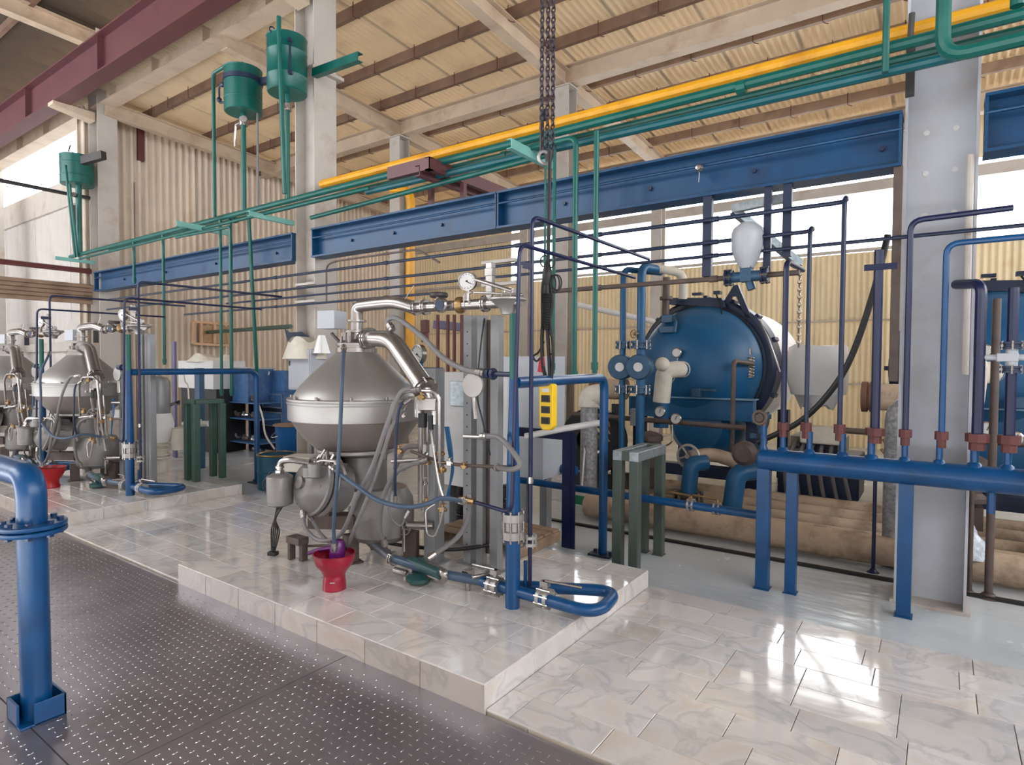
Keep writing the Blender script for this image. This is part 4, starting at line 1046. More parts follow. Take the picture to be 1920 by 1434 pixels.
run('green riser with brass tap crossing the rack near the right post', [V(a.x, 4.4, 5.2), V(a.x, 4.4, D(1663, 135, 4.4).z)], .02, GREEN, name='drop_pipe')
a = D(1770, 0, 4.35)
run('thick green riser bending right in front of the nearest crane post', [V(a.x, 4.35, 5.4), V(a.x, 4.35, D(1770, 108, 4.35).z), V(3.0, 4.35, D(1770, 108, 4.35).z+.02)], .04, GREEN, bend=.12, name='drop_pipe')
a = D(1908, 0, 4.4)
run('green riser at the top right corner', [V(a.x, 4.4, 5.0), V(a.x, 4.4, 3.6)], .035, GREEN, name='drop_pipe')
# pale green arms that carry the rack
def arm(x, y0, y1, z, lb, w=.06):
    T('pipe_bracket', lb, 'bracket').one(MB().chan((x, y0, z), (x, y1, z), .05, w, .006), LGREEN)
arm(-6.9, 4.2, 4.83, 3.42, 'pale green bracket arm on the second crane post carrying the pipe rack')
p0, p1 = D(335, 441, 4.3), D(428, 455, 4.3)
arm(D(430, 452, 4.78).x, 4.05, 4.78, 3.46, 'pale green bracket arm carrying the rack left of the second crane post', .07)
arm(D(1040, 300, 4.78).x, 4.1, 4.78, 3.42, 'pale green bracket arm behind the hanging chain', .08)
arm(-13.1, 4.2, 4.83, 3.48, 'green bracket arm on the farthest crane post')
T('pipe_bracket', 'dark steel bracket plate bolted on the left of the nearest crane post', 'bracket').one(MB().bb(D(1697, 180, 4.72), D(1717, 85, 4.76)).tube([D(1706, 85, 4.72), D(1710, 25, 4.72)], .018, 8), DKGREY)
# maroon frame standing on the blue beam
t = T('steel_frame', 'maroon channel frame resting on the blue beam below the yellow pipe', 'frame')
z = 3.52; xa, xb = D(726, 335, 4.3).x, D(805, 325, 4.3).x
t.part('front_channel', MB().chan((xa, 4.3, z), (xb, 4.3, z), .06, .12, .008, up=(0, 0, 1)), MAROON)
t.part('side_channel', MB().chan((xb, 4.3, z), (xb, 5.6, z), .06, .12, .008), MAROON)
t.part('side_channel', MB().chan((xa+.45, 4.3, z-.05), (xa+.45, 5.6, z-.05), .06, .1, .008), MAROON)
t.part('leg', MB().bar((xa+.1, 4.84, 3.29), (xa+.1, 4.84, z), .05, .05), MAROON)
t.part('leg', MB().bar((xb-.03, 4.84, 3.29), (xb-.03, 4.84, z-.06), .05, .05), MAROON); t.done()
# lamp on the beam
t = T('bulkhead_lamp', 'small round lamp fixed to the blue beam', 'lamp')
q = D(1312, 316, 4.74)
t.part('lamp_body', MB().lathe([(0, 0), (.03, 0), (.034, .02), (.02, .045), (0, .05)], q, (0, -1, 0), 18), STEEL)
t.part('cord', MB().tube([q+V(0, -.01, -.03), q+V(0, -.02, -.11)], .003, 5), WHITEP); t.done()

# ---------------------------------------------------------------- long thin pipes below the blue beam
YA = 4.75
def long_(label, x0, x1, z, r, mat=NAVY, pre=None, post_=None, seg=True):
    pts = (pre or []) + [V(x0, YA, z), V(x1, YA, z)] + (post_ or [])
    cs = [((x, YA, z), XA) for x in (-7.2, -5.1, -3.3, -2.45, -1.45) if x0+.1 < x < x1-.1]
    return run(label, pts, r, mat, col=cs, bend=.09)
xr3 = D(1582, 500, 4.6).x; xr2 = D(1519, 500, 4.6).x; xr1 = D(1468, 560, 4.6).x
mz = .93; MY = 4.57
long_('topmost long navy pipe under the beam, bending down to the blue manifold', -12.4, xr3, 2.73, .016, post_=[V(xr3, MY, 2.73), V(xr3, MY, mz+.26)])
long_('second long navy pipe under the beam, bending down to the blue manifold', -12.4, xr2, 2.555, .015, post_=[V(xr2, MY, 2.555), V(xr2, MY, mz+.26)])
long_('third long navy pipe under the beam, running on past the nearest crane post', -8.4, 3.4, 2.45, .013)
long_('fourth navy pipe under the beam, ending beside the near manifold gauge', -9.6, -4.3, 2.345, .014, post_=[V(-4.3, YA-.05, 2.30)])
long_('thick dark pipe with strainer below the long thin pipes', -2.95, -0.84, 2.27, .02, mat=BROWNPIPE)
long_('slim pale bowed pipe just below the beam at the second post', -5.98, -4.62, 2.83, .011, mat=BROWNPIPE, pre=[V(-6.15, YA, 2.35), V(-6.15, YA, 2.8)], post_=[V(-4.3, YA, 2.66)])
for (x, z0, z1, r, mat, lb) in ((D(1327, 450, 4.8).x, 2.3, 2.93, .035, NAVY, 'navy hanger under the beam, left of three near the strainer'), (D(1439, 450, 4.8).x, 2.3, 2.93, .026, NAVY, 'navy hanger under the beam just right of the strainer'),
        (D(1476, 430, 4.8).x, 2.4, 2.93, .03, NAVY, 'navy hanger under the beam above the white sack'), (D(1680, 500, 4.8).x, 1.5, 2.93, .026, BROWNPIPE, 'long beige and blue tube hanging left of the nearest crane post'),
        (D(1817, 400, 4.8).x, 1.55, 2.93, .022, COLPAINT, 'pale tube hanging right of the nearest crane post')):
    T('hanger', lb, 'hanger').one(MB().bar((x, 4.8, z0), (x, 4.8, z1), r*2, r*1.4) if r > .024 else MB().cyl((x, 4.8, z0), (x, 4.8, z1), r, 10), mat)
for x in (-6.5, -3.45):
    t = T('pipe_bracket', 'white angle bracket holding pipes on the second crane post' if x < -5 else 'beige wood batten holding pipes above the grey posts', 'bracket')
    m = MB()
    for z in (2.62, 2.40): m.bb((x-.3, 4.76, z-.03), (x+.1, 4.82, z))
    t.one(m, COLPAINT)
t = T('strainer', 'grey funnel-shaped strainer with flanges hanging on the thick dark pipe', 'valve')
c = D(1400, 510, YA); c.z = 2.27
t.part('strainer_bowl', MB().lathe([(0, .06), (.05, .06), (.09, .14), (.11, .2), (.115, .32), (.1, .36), (.05, .4), (0, .4)], c, n=24), LTGREY)
t.part('strainer_body', MB().cyl(c-V(.12, 0, 0), c+V(.12, 0, 0), .04, 12).box(c+V(0, 0, .02), (.08, .08, .12)).cyl(c+V(.02, 0, -.04), c+V(.04, 0, -.1), .03, 10), VALVE)
for s in (-1, 1): clamp_flange(t, c+V(s*.13, 0, 0), XA, .065, .05, NAVY, nb=6)
t.done()
t = T('steel_angle', 'drilled steel angle slanting down below the blue beam to a hanging chain', 'bracket')
a = D(1375, 398, 4.9); b = D(1500, 500, 5.3)
t.part('slant_angle', MB().angle(a, b, .06, .06, .008), GALV)
t.part('level_angle', MB().angle(D(1372, 398, 4.9), D(1480, 375, 4.9), .06, .06, .008), GALV)
m = MB(); z = b.z
k = 0
while z > 1.75:
    m.torus((b.x, b.y, z), (1, 0, 0) if k % 2 else (0, 1, 0), .014, .005, 8, 5); z -= .03; k += 1
t.part('chain', m, STEEL); t.done()

# ---------------------------------------------------------------- hoist chain, cable bundle and pendant control
t = T('hoist_chain', 'dark multi-strand hoist chain with hook ring hanging from above', 'chain')
HY = 3.45; ztop = 5.2; hz_ = D(1020, 296, HY).z
for k, px in enumerate((1016, 1024, 1031)):
    m = MB(); x = D(px, 150, HY).x; z = ztop; i = 0
    while z > hz_+.04:
        l = MB(); a = (0, 1, 0) if i % 2 else (1, 0, 0)
        R_, r_ = .017, .0055
        pts = []
        for j in range(9):
            an = 2*PI*j/8; cx_, cz_ = math.cos(an)*R_*.75, math.sin(an)*R_*1.25
            pts.append((x+(cx_ if i % 2 else 0), HY+k*.02+(0 if i % 2 else cx_), z+cz_))
        m.tube(pts, r_, 5, cap=False); z -= .032; i += 1
    t.part('chain_strand', m, M('chain_steel', (62, 54, 66), .4, .5, .2), smooth=True)
t.part('chain_guide', MB().bb(D(1013, 206, HY+.02), D(1027, 226, HY+.06)).bb(D(1012, 226, HY-.02), D(1020, 290, HY+.02)), DKGREY)
q = D(1020, 296, HY-.02)
t.part('sheave_ring', MB().torus(q, (1, -.6, 0), .04, .012, 24, 8), SSATIN, label='pale ring of the hook block')
t.part('hook_block', MB().cyl(D(1029, 285, HY+.02), D(1029, 305, HY+.02), .035, 12, r2=.02), DKGREY); t.done()
t = T('cable_bundle', 'black bundled pendant cable wound and knotted above the yellow control', 'cable')
PY = 3.42
c = lambda px, py: D(px, py, PY)
ct = c(1030, 475)
m = MB().spline([V(ct.x, PY, 3.0), c(1028, 470), c(1027, 500), c(1026, 600), c(1030, 680), c(1031, 722)], .013, 8)
m.spline([c(1026, 495), c(1018, 540), c(1018, 600), c(1016, 640), c(1019, 690), c(1028, 720)], .013, 8)
m.spline([c(1028, 500), c(1036, 560), c(1032, 600), c(1037, 650), c(1035, 700), c(1032, 720)], .011, 8)
t.part('cable_run', m, BLACK)
m = MB(); 
for k in range(15):
    m.torus(c(1026.5-.2*k, 552+4.6*k), (.12, 0, 1), .036-.0009*k, .008, 16, 6)
m.lathe([(0, 0), (.02, .02), (.03, .12), (.026, .25), (.012, .34), (0, .36)], c(1025, 612), n=14)
m.lathe([(.006, 0), (.034, .06), (.034, .12), (.012, .2), (0, .22)], c(1026, 545), n=14)
t.part('wound_section', m, BLACK)
m = MB()
for (cx_, cy_, w, h) in ((1041, 532, 8, 17), (1044, 530, 9, 15), (1036, 532, 6, 16), (1022, 490, 9, 11), (1033, 488, 7, 14)):
    m.tube([c(cx_+w*math.cos(a*PI/6), cy_+h*math.sin(a*PI/6)) for a in range(13)], .005, 6, cap=False)
m.spline([c(1026, 615), c(1037, 640), c(1036, 662), c(1028, 662)], .006, 6)
m.spline([c(1020, 640), c(1010, 660), c(1000, 668), c(1006, 677), c(1016, 668)], .007, 6)
t.part('loop', m, BLACK); t.done()
t = T('cloth_tag', 'red cloth tag tied to the black pendant cable', 'tag')
t.one(MB().prof(c(1016, 683), c(1016, 683)+V(0, -.008, 0), [(-.03, -.05), (.01, -.055), (.025, 0), (.02, .05), (-.002, .06), (-.02, .01)]), RED)
t = T('pendant_control', 'yellow pendant control box with black buttons hanging by the black cable', 'control')
pt, pb = c(1028, 719), c(1028, 806); w = 30*w_of(pt)
m = MB().prof(V(pt.x, PY+.03, 0), V(pt.x, PY-.03, 0), [(s*x, z) for s, x, z in ((1, -w/2, pt.z-.01), (1, -w/2+.012, pt.z), (1, w/2-.012, pt.z), (1, w/2, pt.z-.01), (1, w/2, pb.z+.03), (1, w/4, pb.z), (1, -w/4, pb.z), (1, -w/2, pb.z+.03))], up=(0, 0, 1))
t.part('housing', m, YELLOW, bevel=.006)
h = pt.z-pb.z
t.part('label_window', MB().box((pt.x, PY-.032, pt.z-h*.14), (w*.5, .006, h*.08)), WHITEP)
for k in range(3):
    zc_ = pt.z-h*(.32+.235*k)
    p = t.part('button_frame', MB().box((pt.x, PY-.033, zc_), (w*.62, .008, h*.15)), M('dark_frame', (58, 56, 60), .5), bevel=.002)
    t.part('button', MB().box((pt.x, PY-.04, zc_), (w*.38, .01, h*.1)), BLACK, parent=p, bevel=.002)
t.part('cable_gland', MB().cyl(pt, pt+V(0, 0, .02), .014, 10), BLACK); t.done()
# ---------------------------------------------------------------- blue manifold on legs at the right
t = T('manifold', 'thick blue horizontal manifold pipe on square legs at the right', 'pipe')
x0m = D(1420, 860, MY).x
R_M = .078
t.part('header_pipe', MB().lathe([(0, 0), (R_M*.7, .004), (R_M*.95, .02), (R_M, .04), (R_M, 1.62), (0, 1.62)], (x0m, MY, mz), (1, 0, 0), 24), BLUE)
clamp_flange(t, (x0m+1.56, MY, mz), XA, .13, .06, BLUE, nb=8)
for px, w in ((1430, .085), (1483, .07), (1697, .08)):
    x = D(px, 1000, MY).x if px != 1430 else D(1431, 1000, MY).x
    Yl = MY + (.0 if px == 1430 else .02)
    t.part('leg', MB().bb((x-w/2, Yl-w/2, .006), (x+w/2, Yl+w/2, mz-R_M*.8)), BLUE, bevel=.003)
    t.part('foot_plate', MB().box((x, Yl, .004), (w*1.25, w*1.25, .008)), BLUE)
stubs = [(1468, .02), (1518, .02), (1580, .02), (1634, .022), (1697, .018), (1762, .018), (1828, .022), (1890, .02)]
for px, r in stubs:
    x = D(px, 830, MY).x
    t.part('stub', MB().tube([(x, MY, mz+R_M*.7), (x, MY, mz+R_M+.01), (x, MY, mz+R_M+.02), (x, MY, mz+.22)], [r*2.2, r*1.6, r, r], 12), BLUE)
q = D(1431, 860, MY); t.part('end_stub', MB().tube([(q.x, MY, mz+.07), (q.x, MY, mz+.1), (q.x, MY, mz+.24)], [.035, .022, .022], 10), BLUE)
t.part('end_valve', MB().torus((q.x-.02, MY-.04, mz+.3), (-.2, -1, 0), .045, .012, 16, 6).cyl((q.x-.02, MY-.05, mz+.3), (q.x, MY, mz+.3), .03, 10).cyl((q.x, MY, mz+.22), (q.x, MY, mz+.34), .02, 8), BROWNPIPE)
t.part('lower_stub', MB().tube([(D(1860, 900, MY).x, MY, mz-.05), (D(1860, 900, MY).x, MY, mz-.2)], .02, 10), BLUE)
t.done()
def riser(px, ytop, r, label, mat=DBLUE, hook=None, valve=False, slant=0):
    x = D(px, 830, MY).x; zb = mz+.22; zt_ = D(px, ytop, MY).z
    xt = D(px+0, ytop, MY).x+slant
    t = T('riser_pipe', label, 'pipe')
    xt = x+slant
    pts = [V(x, MY, zb), V(xt, MY, zt_)] + ([V(xt, MY, zt_)+V(hook)] if hook else [])
    t.part('pipe_run', MB().tube(pts, r, 10, bend=.07), mat)
    t.part('coupling', MB().cyl((x, MY, zb-.0), (x, MY, zb+.05), r*2.0, 8).cyl((x, MY, zb-.05), (x, MY, zb), r*1.4, 8), REDBR, label='rust-red coupling')
    if valve:
        zv = D(px, 670, MY).z
        p = clamp_flange(t, (xt, MY, zv+.07), (0, 0, 1), .055, .04, NAVY); clamp_flange(t, (xt, MY, zv-.07), (0, 0, 1), .055, .04, NAVY)
        t.part('valve_body', MB().cyl((xt, MY, zv-.06), (xt, MY, zv+.06), .03, 12).cyl((xt-.13, MY, zv), (xt+.06, MY, zv), .018, 8).box((xt-.02, MY, zv), (.1, .06, .05)), LTGREY, bevel=.004)
    t.done()
riser(1468, 490, .019, 'violet riser at the left end of the blue manifold, with bent top', hook=(.02, .5, .0))
t_ = T('riser_pipe', 'rust-red coupling joining the second pipe to the blue manifold', 'fitting'); x = xr2; t_.one(MB().cyl((x, MY, mz+.22), (x, MY, mz+.28), .036, 8).cyl((x, MY, mz+.17), (x, MY, mz+.22), .026, 8), REDBR)
t_ = T('riser_pipe', 'rust-red coupling joining the third pipe to the blue manifold', 'fitting'); x = xr3; t_.one(MB().cyl((x, MY, mz+.22), (x, MY, mz+.28), .036, 8).cyl((x, MY, mz+.17), (x, MY, mz+.22), .026, 8), REDBR)
riser(1640, 470, .028, 'thick violet riser with cross plate left of the nearest crane post')
riser(1697, 415, .018, 'violet riser along the left edge of the nearest crane post', hook=(.5, .05, .02))
riser(1765, 458, .018, 'blue riser in front of the nearest crane post, bending right at the top', mat=BLUE, hook=(1.2, .1, .02))
riser(1832, 532, .030, 'thick riser with short elbow right of the nearest crane post', hook=(-.12, .25, .03))
riser(1892, 540, .028, 'thick riser carrying a pale valve at the right edge', valve=True)
q = D(1668, 500, MY)
T('pipe_clamp', 'dark blue cross plate clamping the riser left of the nearest crane post', 'bracket').one(MB().bb(D(1620, 508, MY-.03), D(1683, 492, MY-.02)), DBLUE)
for px, yt, Zb, r, mat, lb in ((1637, 890, (1637, 1073), .014, DBLUE, 'thin violet pole standing on the grey floor behind the manifold'), (1828, 890, (1817, 1114), .016, BROWNPIPE, 'thin brown pole standing right of the nearest crane post'), (1868, 560, (1853, 1120), .025, BROWNPIPE, 'thicker brown pole standing at the right edge')):
    b_ = at(*Zb, Z=0); top = D(px, yt, b_.y)
    t = T('standing_pole', lb, 'pole')
    t.part('pole', MB().cyl((b_.x, b_.y, .01), (b_.x, b_.y, max(.9, top.z)), r, 12), mat)
    t.part('floor_collar', MB().lathe([(0, .03), (r*1.4, .03), (r*2, .012), (r*3.2, 0), (0, 0)], b_, n=16), mat); t.done()
# blue rail along the floor left of the manifold
t = T('floor_rail', 'blue horizontal pipe with two clamp valves running low to the manifold leg', 'pipe')
t.part('pipe_run', MB().tube([(-3.3, 4.72, .5), (-1.03, 4.66, .5)], .032, 14), BLUE)
for px in (1296, 1345):
    q = D(px, 945, 4.69); q.z = .5; p = clamp_flange(t, q, XA, .05, .05, SSATIN, nb=6)
    t.part('valve_lever', MB().cyl(q, q+V(0, 0, .07), .012, 8).tube([q+V(0, 0, .07), q+V(-.18, -.02, .085)], .008, 6), BRASS, parent=p)
t.done()
t = T('floor_rail', 'upper blue pipe behind the blue angle stand', 'pipe')
t.one(MB().tube([(-3.6, 5.2, .56), (-2.9, 5.2, .56)], .045, 12), BLUE)

# ---------------------------------------------------------------- big pressure vessels
def vessel(X0, lab, cut=False):
    Yf, Zc, R = 7.55, 1.58, .80
    t = T('pressure_vessel', lab, 'tank', 'large blue horizontal vessels')
    t.part('dome_door', MB().lathe([(0, -.42), (.12, -.415), (.3, -.385), (.47, -.32), (.61, -.22), (.71, -.09), (.755, .04), (.765, .12), (.78, .12), (.78, .2), (0, .2)], (X0, Yf, Zc), (0, 1, 0), 64), VBLUE)
    p = t.part('locking_ring', MB().lathe([(.76, .2), (.85, .2), (.89, .24), (.89, .56), (.85, .6), (.76, .6)], (X0, Yf, Zc), (0, 1, 0), 64), NAVY)
    m = MB()
    for k in range(16):
        a = 2*PI*k/16; m.box((X0+.895*math.cos(a), Yf+.38, Zc+.885*math.sin(a)), (.07, .2, .05), R=Matrix.Rotation(-a, 3, 'Y'))
    t.part('locking_lug', m, NAVY, parent=p, bevel=.006)
    m = MB()
    for k in range(3):
        m.torus((X0, Yf, Zc), (0, 1, 0), .01, .01, 4, 4) if 0 else None
    m.lathe([(.772, .1), (.79, .105), (.79, .12), (.772, .125)], (X0, Yf, Zc), (0, 1, 0), 64)
    t.part('door_seal', m, BLACK, parent=p)
    t.part('insulated_shell', MB().lathe([(.8, .6), (.83, .61), (.83, 2.2), (.7, 2.3), (0, 2.34)], (X0, Yf, Zc), (0, 1, 0), 64), WHITE)
    t.part('hoisting_lug', MB().prof((X0+.36, Yf+.2, Zc+.74), (X0+.36, Yf+.26, Zc+.74), [(.16, -.02), (.06, .0), (.0, .14), (-.05, .14), (-.17, -.14), (-.24, -.14), (-.07, .28), (-.02, .28)]), NAVY)
    t.part('top_plate', MB().prof((X0-.1, Yf+.1, Zc+.8), (X0-.1, Yf+.3, Zc+.8), [(-.4, -.06), (-.36, .06), (.32, .1), (.34, .02)], up=(0, 0, 1)).box((X0-.05, Yf+.15, Zc+.93), (.12, .1, .03)).box((X0+.2, Yf+.15, Zc+.93), (.08, .1, .04)), NAVY)
    # cradle frame
    m = MB(); zf_ = 1.2
    t.part('front_beam', MB().bb((X0-.78, Yf-.30, .95), (X0+.76, Yf-.16, 1.2)), VBLUE, bevel=.006)
    t.part('beam_ledge', MB().bb((X0-.3, Yf-.36, 1.2), (X0+.78, Yf-.14, 1.215)), M('worn_blue_edge', (120, 150, 175), .4))
    t.part('belly_sump', MB().lathe([(0, -.3), (.3, -.26), (.42, -.05), (.45, .3), (.45, 1.5), (0, 1.5)], (X0+.1, Yf, .86), (0, 1, 0), 36), VBLUE)
    for sx in (-.74, .7):
        t.part('leg', MB().bb((X0+sx-.07, Yf-.1, .01), (X0+sx+.07, Yf+.06, .98)), NAVY, bevel=.006)
        t.part('leg', MB().bb((X0+sx-.07, Yf+1.6, .01), (X0+sx+.07, Yf+1.76, .98)), NAVY, bevel=.006)
    t.part('sill', MB().bb((X0-.8, Yf-.14, .22), (X0+.8, Yf+.02, .36)), NAVY)
    # things on the door
    d0 = V(X0-.12, Yf-.36, Zc+.1)
    p = t.part('door_gauge', MB().lathe([(0, 0), (.055, 0), (.06, .01), (.06, .035), (.05, .045), (0, .045)], (X0-.09, Yf-.44, Zc+.17), (0, -1, 0), 20), STEEL)
    t.part('gauge_face', MB().lathe([(0, .046), (.048, .046), (.048, .048), (0, .049)], (X0-.09, Yf-.44, Zc+.17), (0, -1, 0), 20), WHITEP, parent=p)
    t.part('gauge_tube', MB().tube([(X0-.09, Yf-.43, Zc+.12), (X0-.1, Yf-.45, Zc-.12), (X0-.16, Yf-.45, Zc-.2)], .008, 8, bend=.05), STEEL)
    t.part('door_nozzle', MB().lathe([(0, 0), (.16, 0), (.16, .03), (.09, .04), (.09, .12), (0, .12)], (X0-.03, Yf-.36, Zc-.03), (0, -1, 0), 24), VBLUE)
    t.part('lagged_elbow', MB().tube([(X0-.03, Yf-.4, Zc-.03), (X0-.08, Yf-.58, Zc-.03), (X0-.17, Yf-.66, Zc-.06), (X0-.2, Yf-.66, Zc-.42)], .1, 18, bend=.14).ball((X0-.16, Yf-.74, Zc+.03), .085, 14), SACK, label='elbow wrapped in pale cloth')
    t.part('down_pipe', MB().cyl((X0-.2, Yf-.66, Zc-.4), (X0-.2, Yf-.66, .86), .088, 18), VBLUE)
    t.part('latch', MB().box((X0-.3, Yf-.2, Zc+.6), (.14, .12, .1)).box((X0-.26, Yf-.3, Zc+.46), (.2, .1, .08)).tube([(X0-.22, Yf-.25, Zc+.62), (X0-.16, Yf-.32, Zc+.55), (X0-.16, Yf-.36, Zc+.42)], .02, 8).cyl((X0-.4, Yf-.28, Zc+.46), (X0-.12, Yf-.28, Zc+.46), .03, 10), VALVE, bevel=.006)
    t.part('hinge_block', MB().box((X0+.15, Yf-.44, Zc-.3), (.1, .1, .1)).box((X0+.25, Yf-.42, Zc-.27), (.24, .04, .03)), VALVE, bevel=.004)
    p = t.part('safety_valve', MB().cyl((X0+.66, Yf-.1, Zc-.12), (X0+.66, Yf-.1, Zc+.12), .045, 14).cyl((X0+.66, Yf-.1, Zc+.12), (X0+.66, Yf-.1, Zc+.22), .025, 10), STEEL)
    m = MB()
    for k in range(7): m.torus((X0+.66, Yf-.1, Zc-.1+.035*k), (0, 0, 1), .05, .01, 14, 6)
    t.part('spring', m, STEEL, parent=p)
    t.part('relief_pipe', MB().tube([(X0+.70, Yf-.12, Zc+.04), (X0+.60, Yf-.55, Zc+.07), (X0+.60, Yf-.57, .3)], .026, 10, bend=.06), BROWNPIPE)
    t.part('cable', MB().spline([(X0+.2, Yf+.1, Zc+.9), (X0+.3, Yf-.02, Zc+.7), (X0+.35, Yf-.25, Zc+.4), (X0+.4, Yf-.3, Zc+.15)], .01, 6), BLACK)
    t.part('stay_rod', MB().tube([(X0+.74, Yf-.0, Zc+.55), (X0+.84, Yf-.02, Zc+.35), (X0+.98, Yf-.02, Zc-.05)], .014, 8), STEEL)
    t.done(); return t
V1X, V2X = -2.50, .42
va = vessel(V1X, 'blue domed pressure vessel seen whole, behind the grey-green stand')
va.copy((V2X-V1X, 0, 0), 'blue domed pressure vessel partly hidden by the nearest crane post')
# pipework at the front of each vessel
def vessel_front(X0, lab):
    t = T('boiler_pipework', lab, 'pipework', 'valves and pipes in front of the vessels')
    Yq = 6.75
    t.part('lagged_pipe', MB().tube([(X0-1.05, Yq+.15, 1.3), (X0-.66, Yq+.15, 1.3)], .13, 16), BEIGEPIPE)
    t.part('rusty_flange', MB().lathe([(0, 0), (.15, 0), (.15, .05), (.12, .06), (.15, .07), (.15, .12), (0, .12)], (X0-1.1, Yq+.15, 1.3), (1, 0, 0), 20), M('rust', (104, 72, 58), .7))
    t.part('steam_pipe', MB().tube([(X0-1.3, Yq, .97), (X0+.8, Yq, .93)], .03, 12), BROWNPIPE)
    t.part('pipe_bracket', MB().box((X0-.45, Yq-.04, .98), (.1, .08, .2)), GREYPOST, bevel=.004)
    for dx, dz in ((-.13, 1.06), (.06, .99)):
        p = t.part('pressure_gauge', MB().lathe([(0, 0), (.062, 0), (.066, .01), (.066, .03), (.055, .04), (0, .04)], (X0+dx, Yq-.05, dz), (0, -1, 0), 20), STEEL)
        t.part('gauge_face', MB().lathe([(0, .041), (.053, .041), (.053, .043), (0, .044)], (X0+dx, Yq-.05, dz), (0, -1, 0), 20), WHITEP, parent=p)
        t.part('needle', MB().bar((X0+dx, Yq-.1, dz-.01), (X0+dx+.02, Yq-.1, dz+.04), .006, .002, up=(0, 1, 0)), BLACK, parent=p)
    t.part('siphon_loop', MB().tube([(X0+.0, Yq-.03, .92), (X0+.02, Yq-.06, .72), (X0-.08, Yq-.06, .66), (X0-.3, Yq-.06, .7), (X0-.38, Yq-.06, .86)], .01, 8, bend=.06), STEEL)
    t.part('gate_valve', MB().lathe([(0, 0), (.13, 0), (.13, .04), (.09, .08), (.1, .22), (.13, .26), (.13, .3), (.15, .31), (.15, .36), (.08, .4), (0, .42)], (X0-.24, Yq-.1, .42), n=18).box((X0-.24, Yq-.1, .28), (.2, .16, .2)), BROWNPIPE)
    m = MB()
    for k in range(12): 
        a = 2*PI*k/12; m.cyl((X0-.85+.06*math.cos(a), Yq-.08+.04*math.sin(k), .82+.1*math.sin(a*2)), (X0-.8+.06*math.cos(a), Yq-.12, .76+.1*math.sin(a*2)), .012, 6)
    t.part('small_cocks', m, BRASS)
    wheel(t, (X0+.3, Yq-.35, .62), (-.1, -1, .1), .12, SSATIN)
    t.part('wye_pipe', MB().tube([(X0+.3, Yq-.3, .6), (X0+.5, Yq-.15, .64), (X0+.75, Yq+.0, .55), (X0+.95, Yq-.1, .48)], .075, 14, bend=.1), BEIGEPIPE)
    t.part('blue_elbow', MB().tube([(X0+.48, Yq-.3, .56), (X0+.36, Yq-.42, .56), (X0+.34, Yq-.44, .22)], .085, 14, bend=.14), VBLUE)
    t.part('blue_elbow', MB().tube([(X0+.98, Yq-.3, .53), (X0+.84, Yq-.45, .52), (X0+.80, Yq-.48, .13)], .095, 14, bend=.15), VBLUE)
    clamp_flange(t, (X0+.34, Yq-.44, .2), (0, 0, 1), .15, .1, BROWNPIPE, name='pipe_flange', nb=8)
    clamp_flange(t, (X0+.80, Yq-.48, .1), (0, 0, 1), .15, .08, NAVY, name='pipe_flange', nb=8)
    t.part('drum_valve', MB().lathe([(0, 0), (.11, 0), (.12, .02), (.12, .08), (.08, .12), (0, .12)], (X0+.95, Yq-.55, .74), (0, -1, 0), 20).cyl((X0+1.0, Yq-.5, .74), (X0+1.3, Yq-.4, .72), .04, 10), BROWNPIPE)
    m = MB()
    for k in range(7): m.box((X0+1.0+.06*math.sin(k*2.3), Yq-.3+.02*k, .78+.05*k), (.07, .06, .05), rz=k)
    t.part('valve_tree', m, VALVE, bevel=.004)
    t.part('front_support', MB().bb((X0+.22, Yq-.75, .01), (X0+.44, Yq-.62, .2)), WOOD)
    t.part('column_support', MB().prof((X0-.6, Yq-.12, 0), (X0-.6, Yq+.02, 0), [(-.14, .0), (.12, .0), (.06, .3), (-.06, .3)], up=(0, 0, 1)), BROWNPIPE)
    t.done(); return t
vf = vessel_front(V1X, 'valves, gauges and elbows in front of the whole vessel')
vf.copy((V2X-V1X+.05, 0, 0), 'valves and lagged pipes in front of the vessel behind the crane post')
# twin blue steam lines with round flanged traps left of the first vessel
def trap(px, ytop, r, yv, lab, hook=None):
    Y = 6.35; x = D(px, 700, Y).x; t = T('steam_line', lab, 'pipe')
    zt_ = D(px, ytop, Y).z; zb = D(px, 830, Y).z; zv = D(px, yv, Y).z
    t.part('pipe_run', MB().tube([(x, Y, .5), (x, Y, zt_)] + ([(x+hook[0], Y+hook[1], zt_+.02)] if hook else []), r, 12, bend=.1), VBLUE)
    clamp_flange(t, (x, Y, zv+.25), (0, 0, 1), r*2.3, .08, VALVE); clamp_flange(t, (x, Y, zv-.25), (0, 0, 1), r*2.3, .08, VALVE)
    t.part('round_trap', MB().lathe([(0, -.12), (.13, -.12), (.14, -.1), (.14, -.04), (.11, -.03), (.11, .03), (.14, .04), (.14, .1), (.13, .12), (0, .12)], (x, Y-.02, zv), (.25, -1, 0), 26), VALVE)
    t.part('glass', MB().lathe([(0, .12), (.05, .12), (.05, .13), (0, .135)], (x, Y-.02, zv), (.25, -1, 0), 20), WHITEP)
    return t, x, Y
t, x, Y = trap(1167, 505, .035, 688, 'slimmer blue steam line with round trap, left of the pair', hook=(.2, .6)); t.done()
t, x, Y = trap(1201, 500, .048, 688, 'thicker blue steam line with round trap and small handwheel, right of the pair', hook=(.05, .5))
wheel(t, D(1188, 626, Y-.1), (-.4, -1, 0), .045, BRASS); t.part('wheel_stem', MB().cyl(D(1190, 626, Y-.08), (x, Y, D(1190, 626, Y).z), .02, 8), STEEL); t.done()
T('lagged_pipe', 'pale lagged pipe bending down to the top of the whole vessel', 'pipe').one(MB().tube([D(1205, 498, 6.6), D(1282, 512, 6.9), D(1280, 560, 6.95)], .05, 12, bend=.12), SACK)
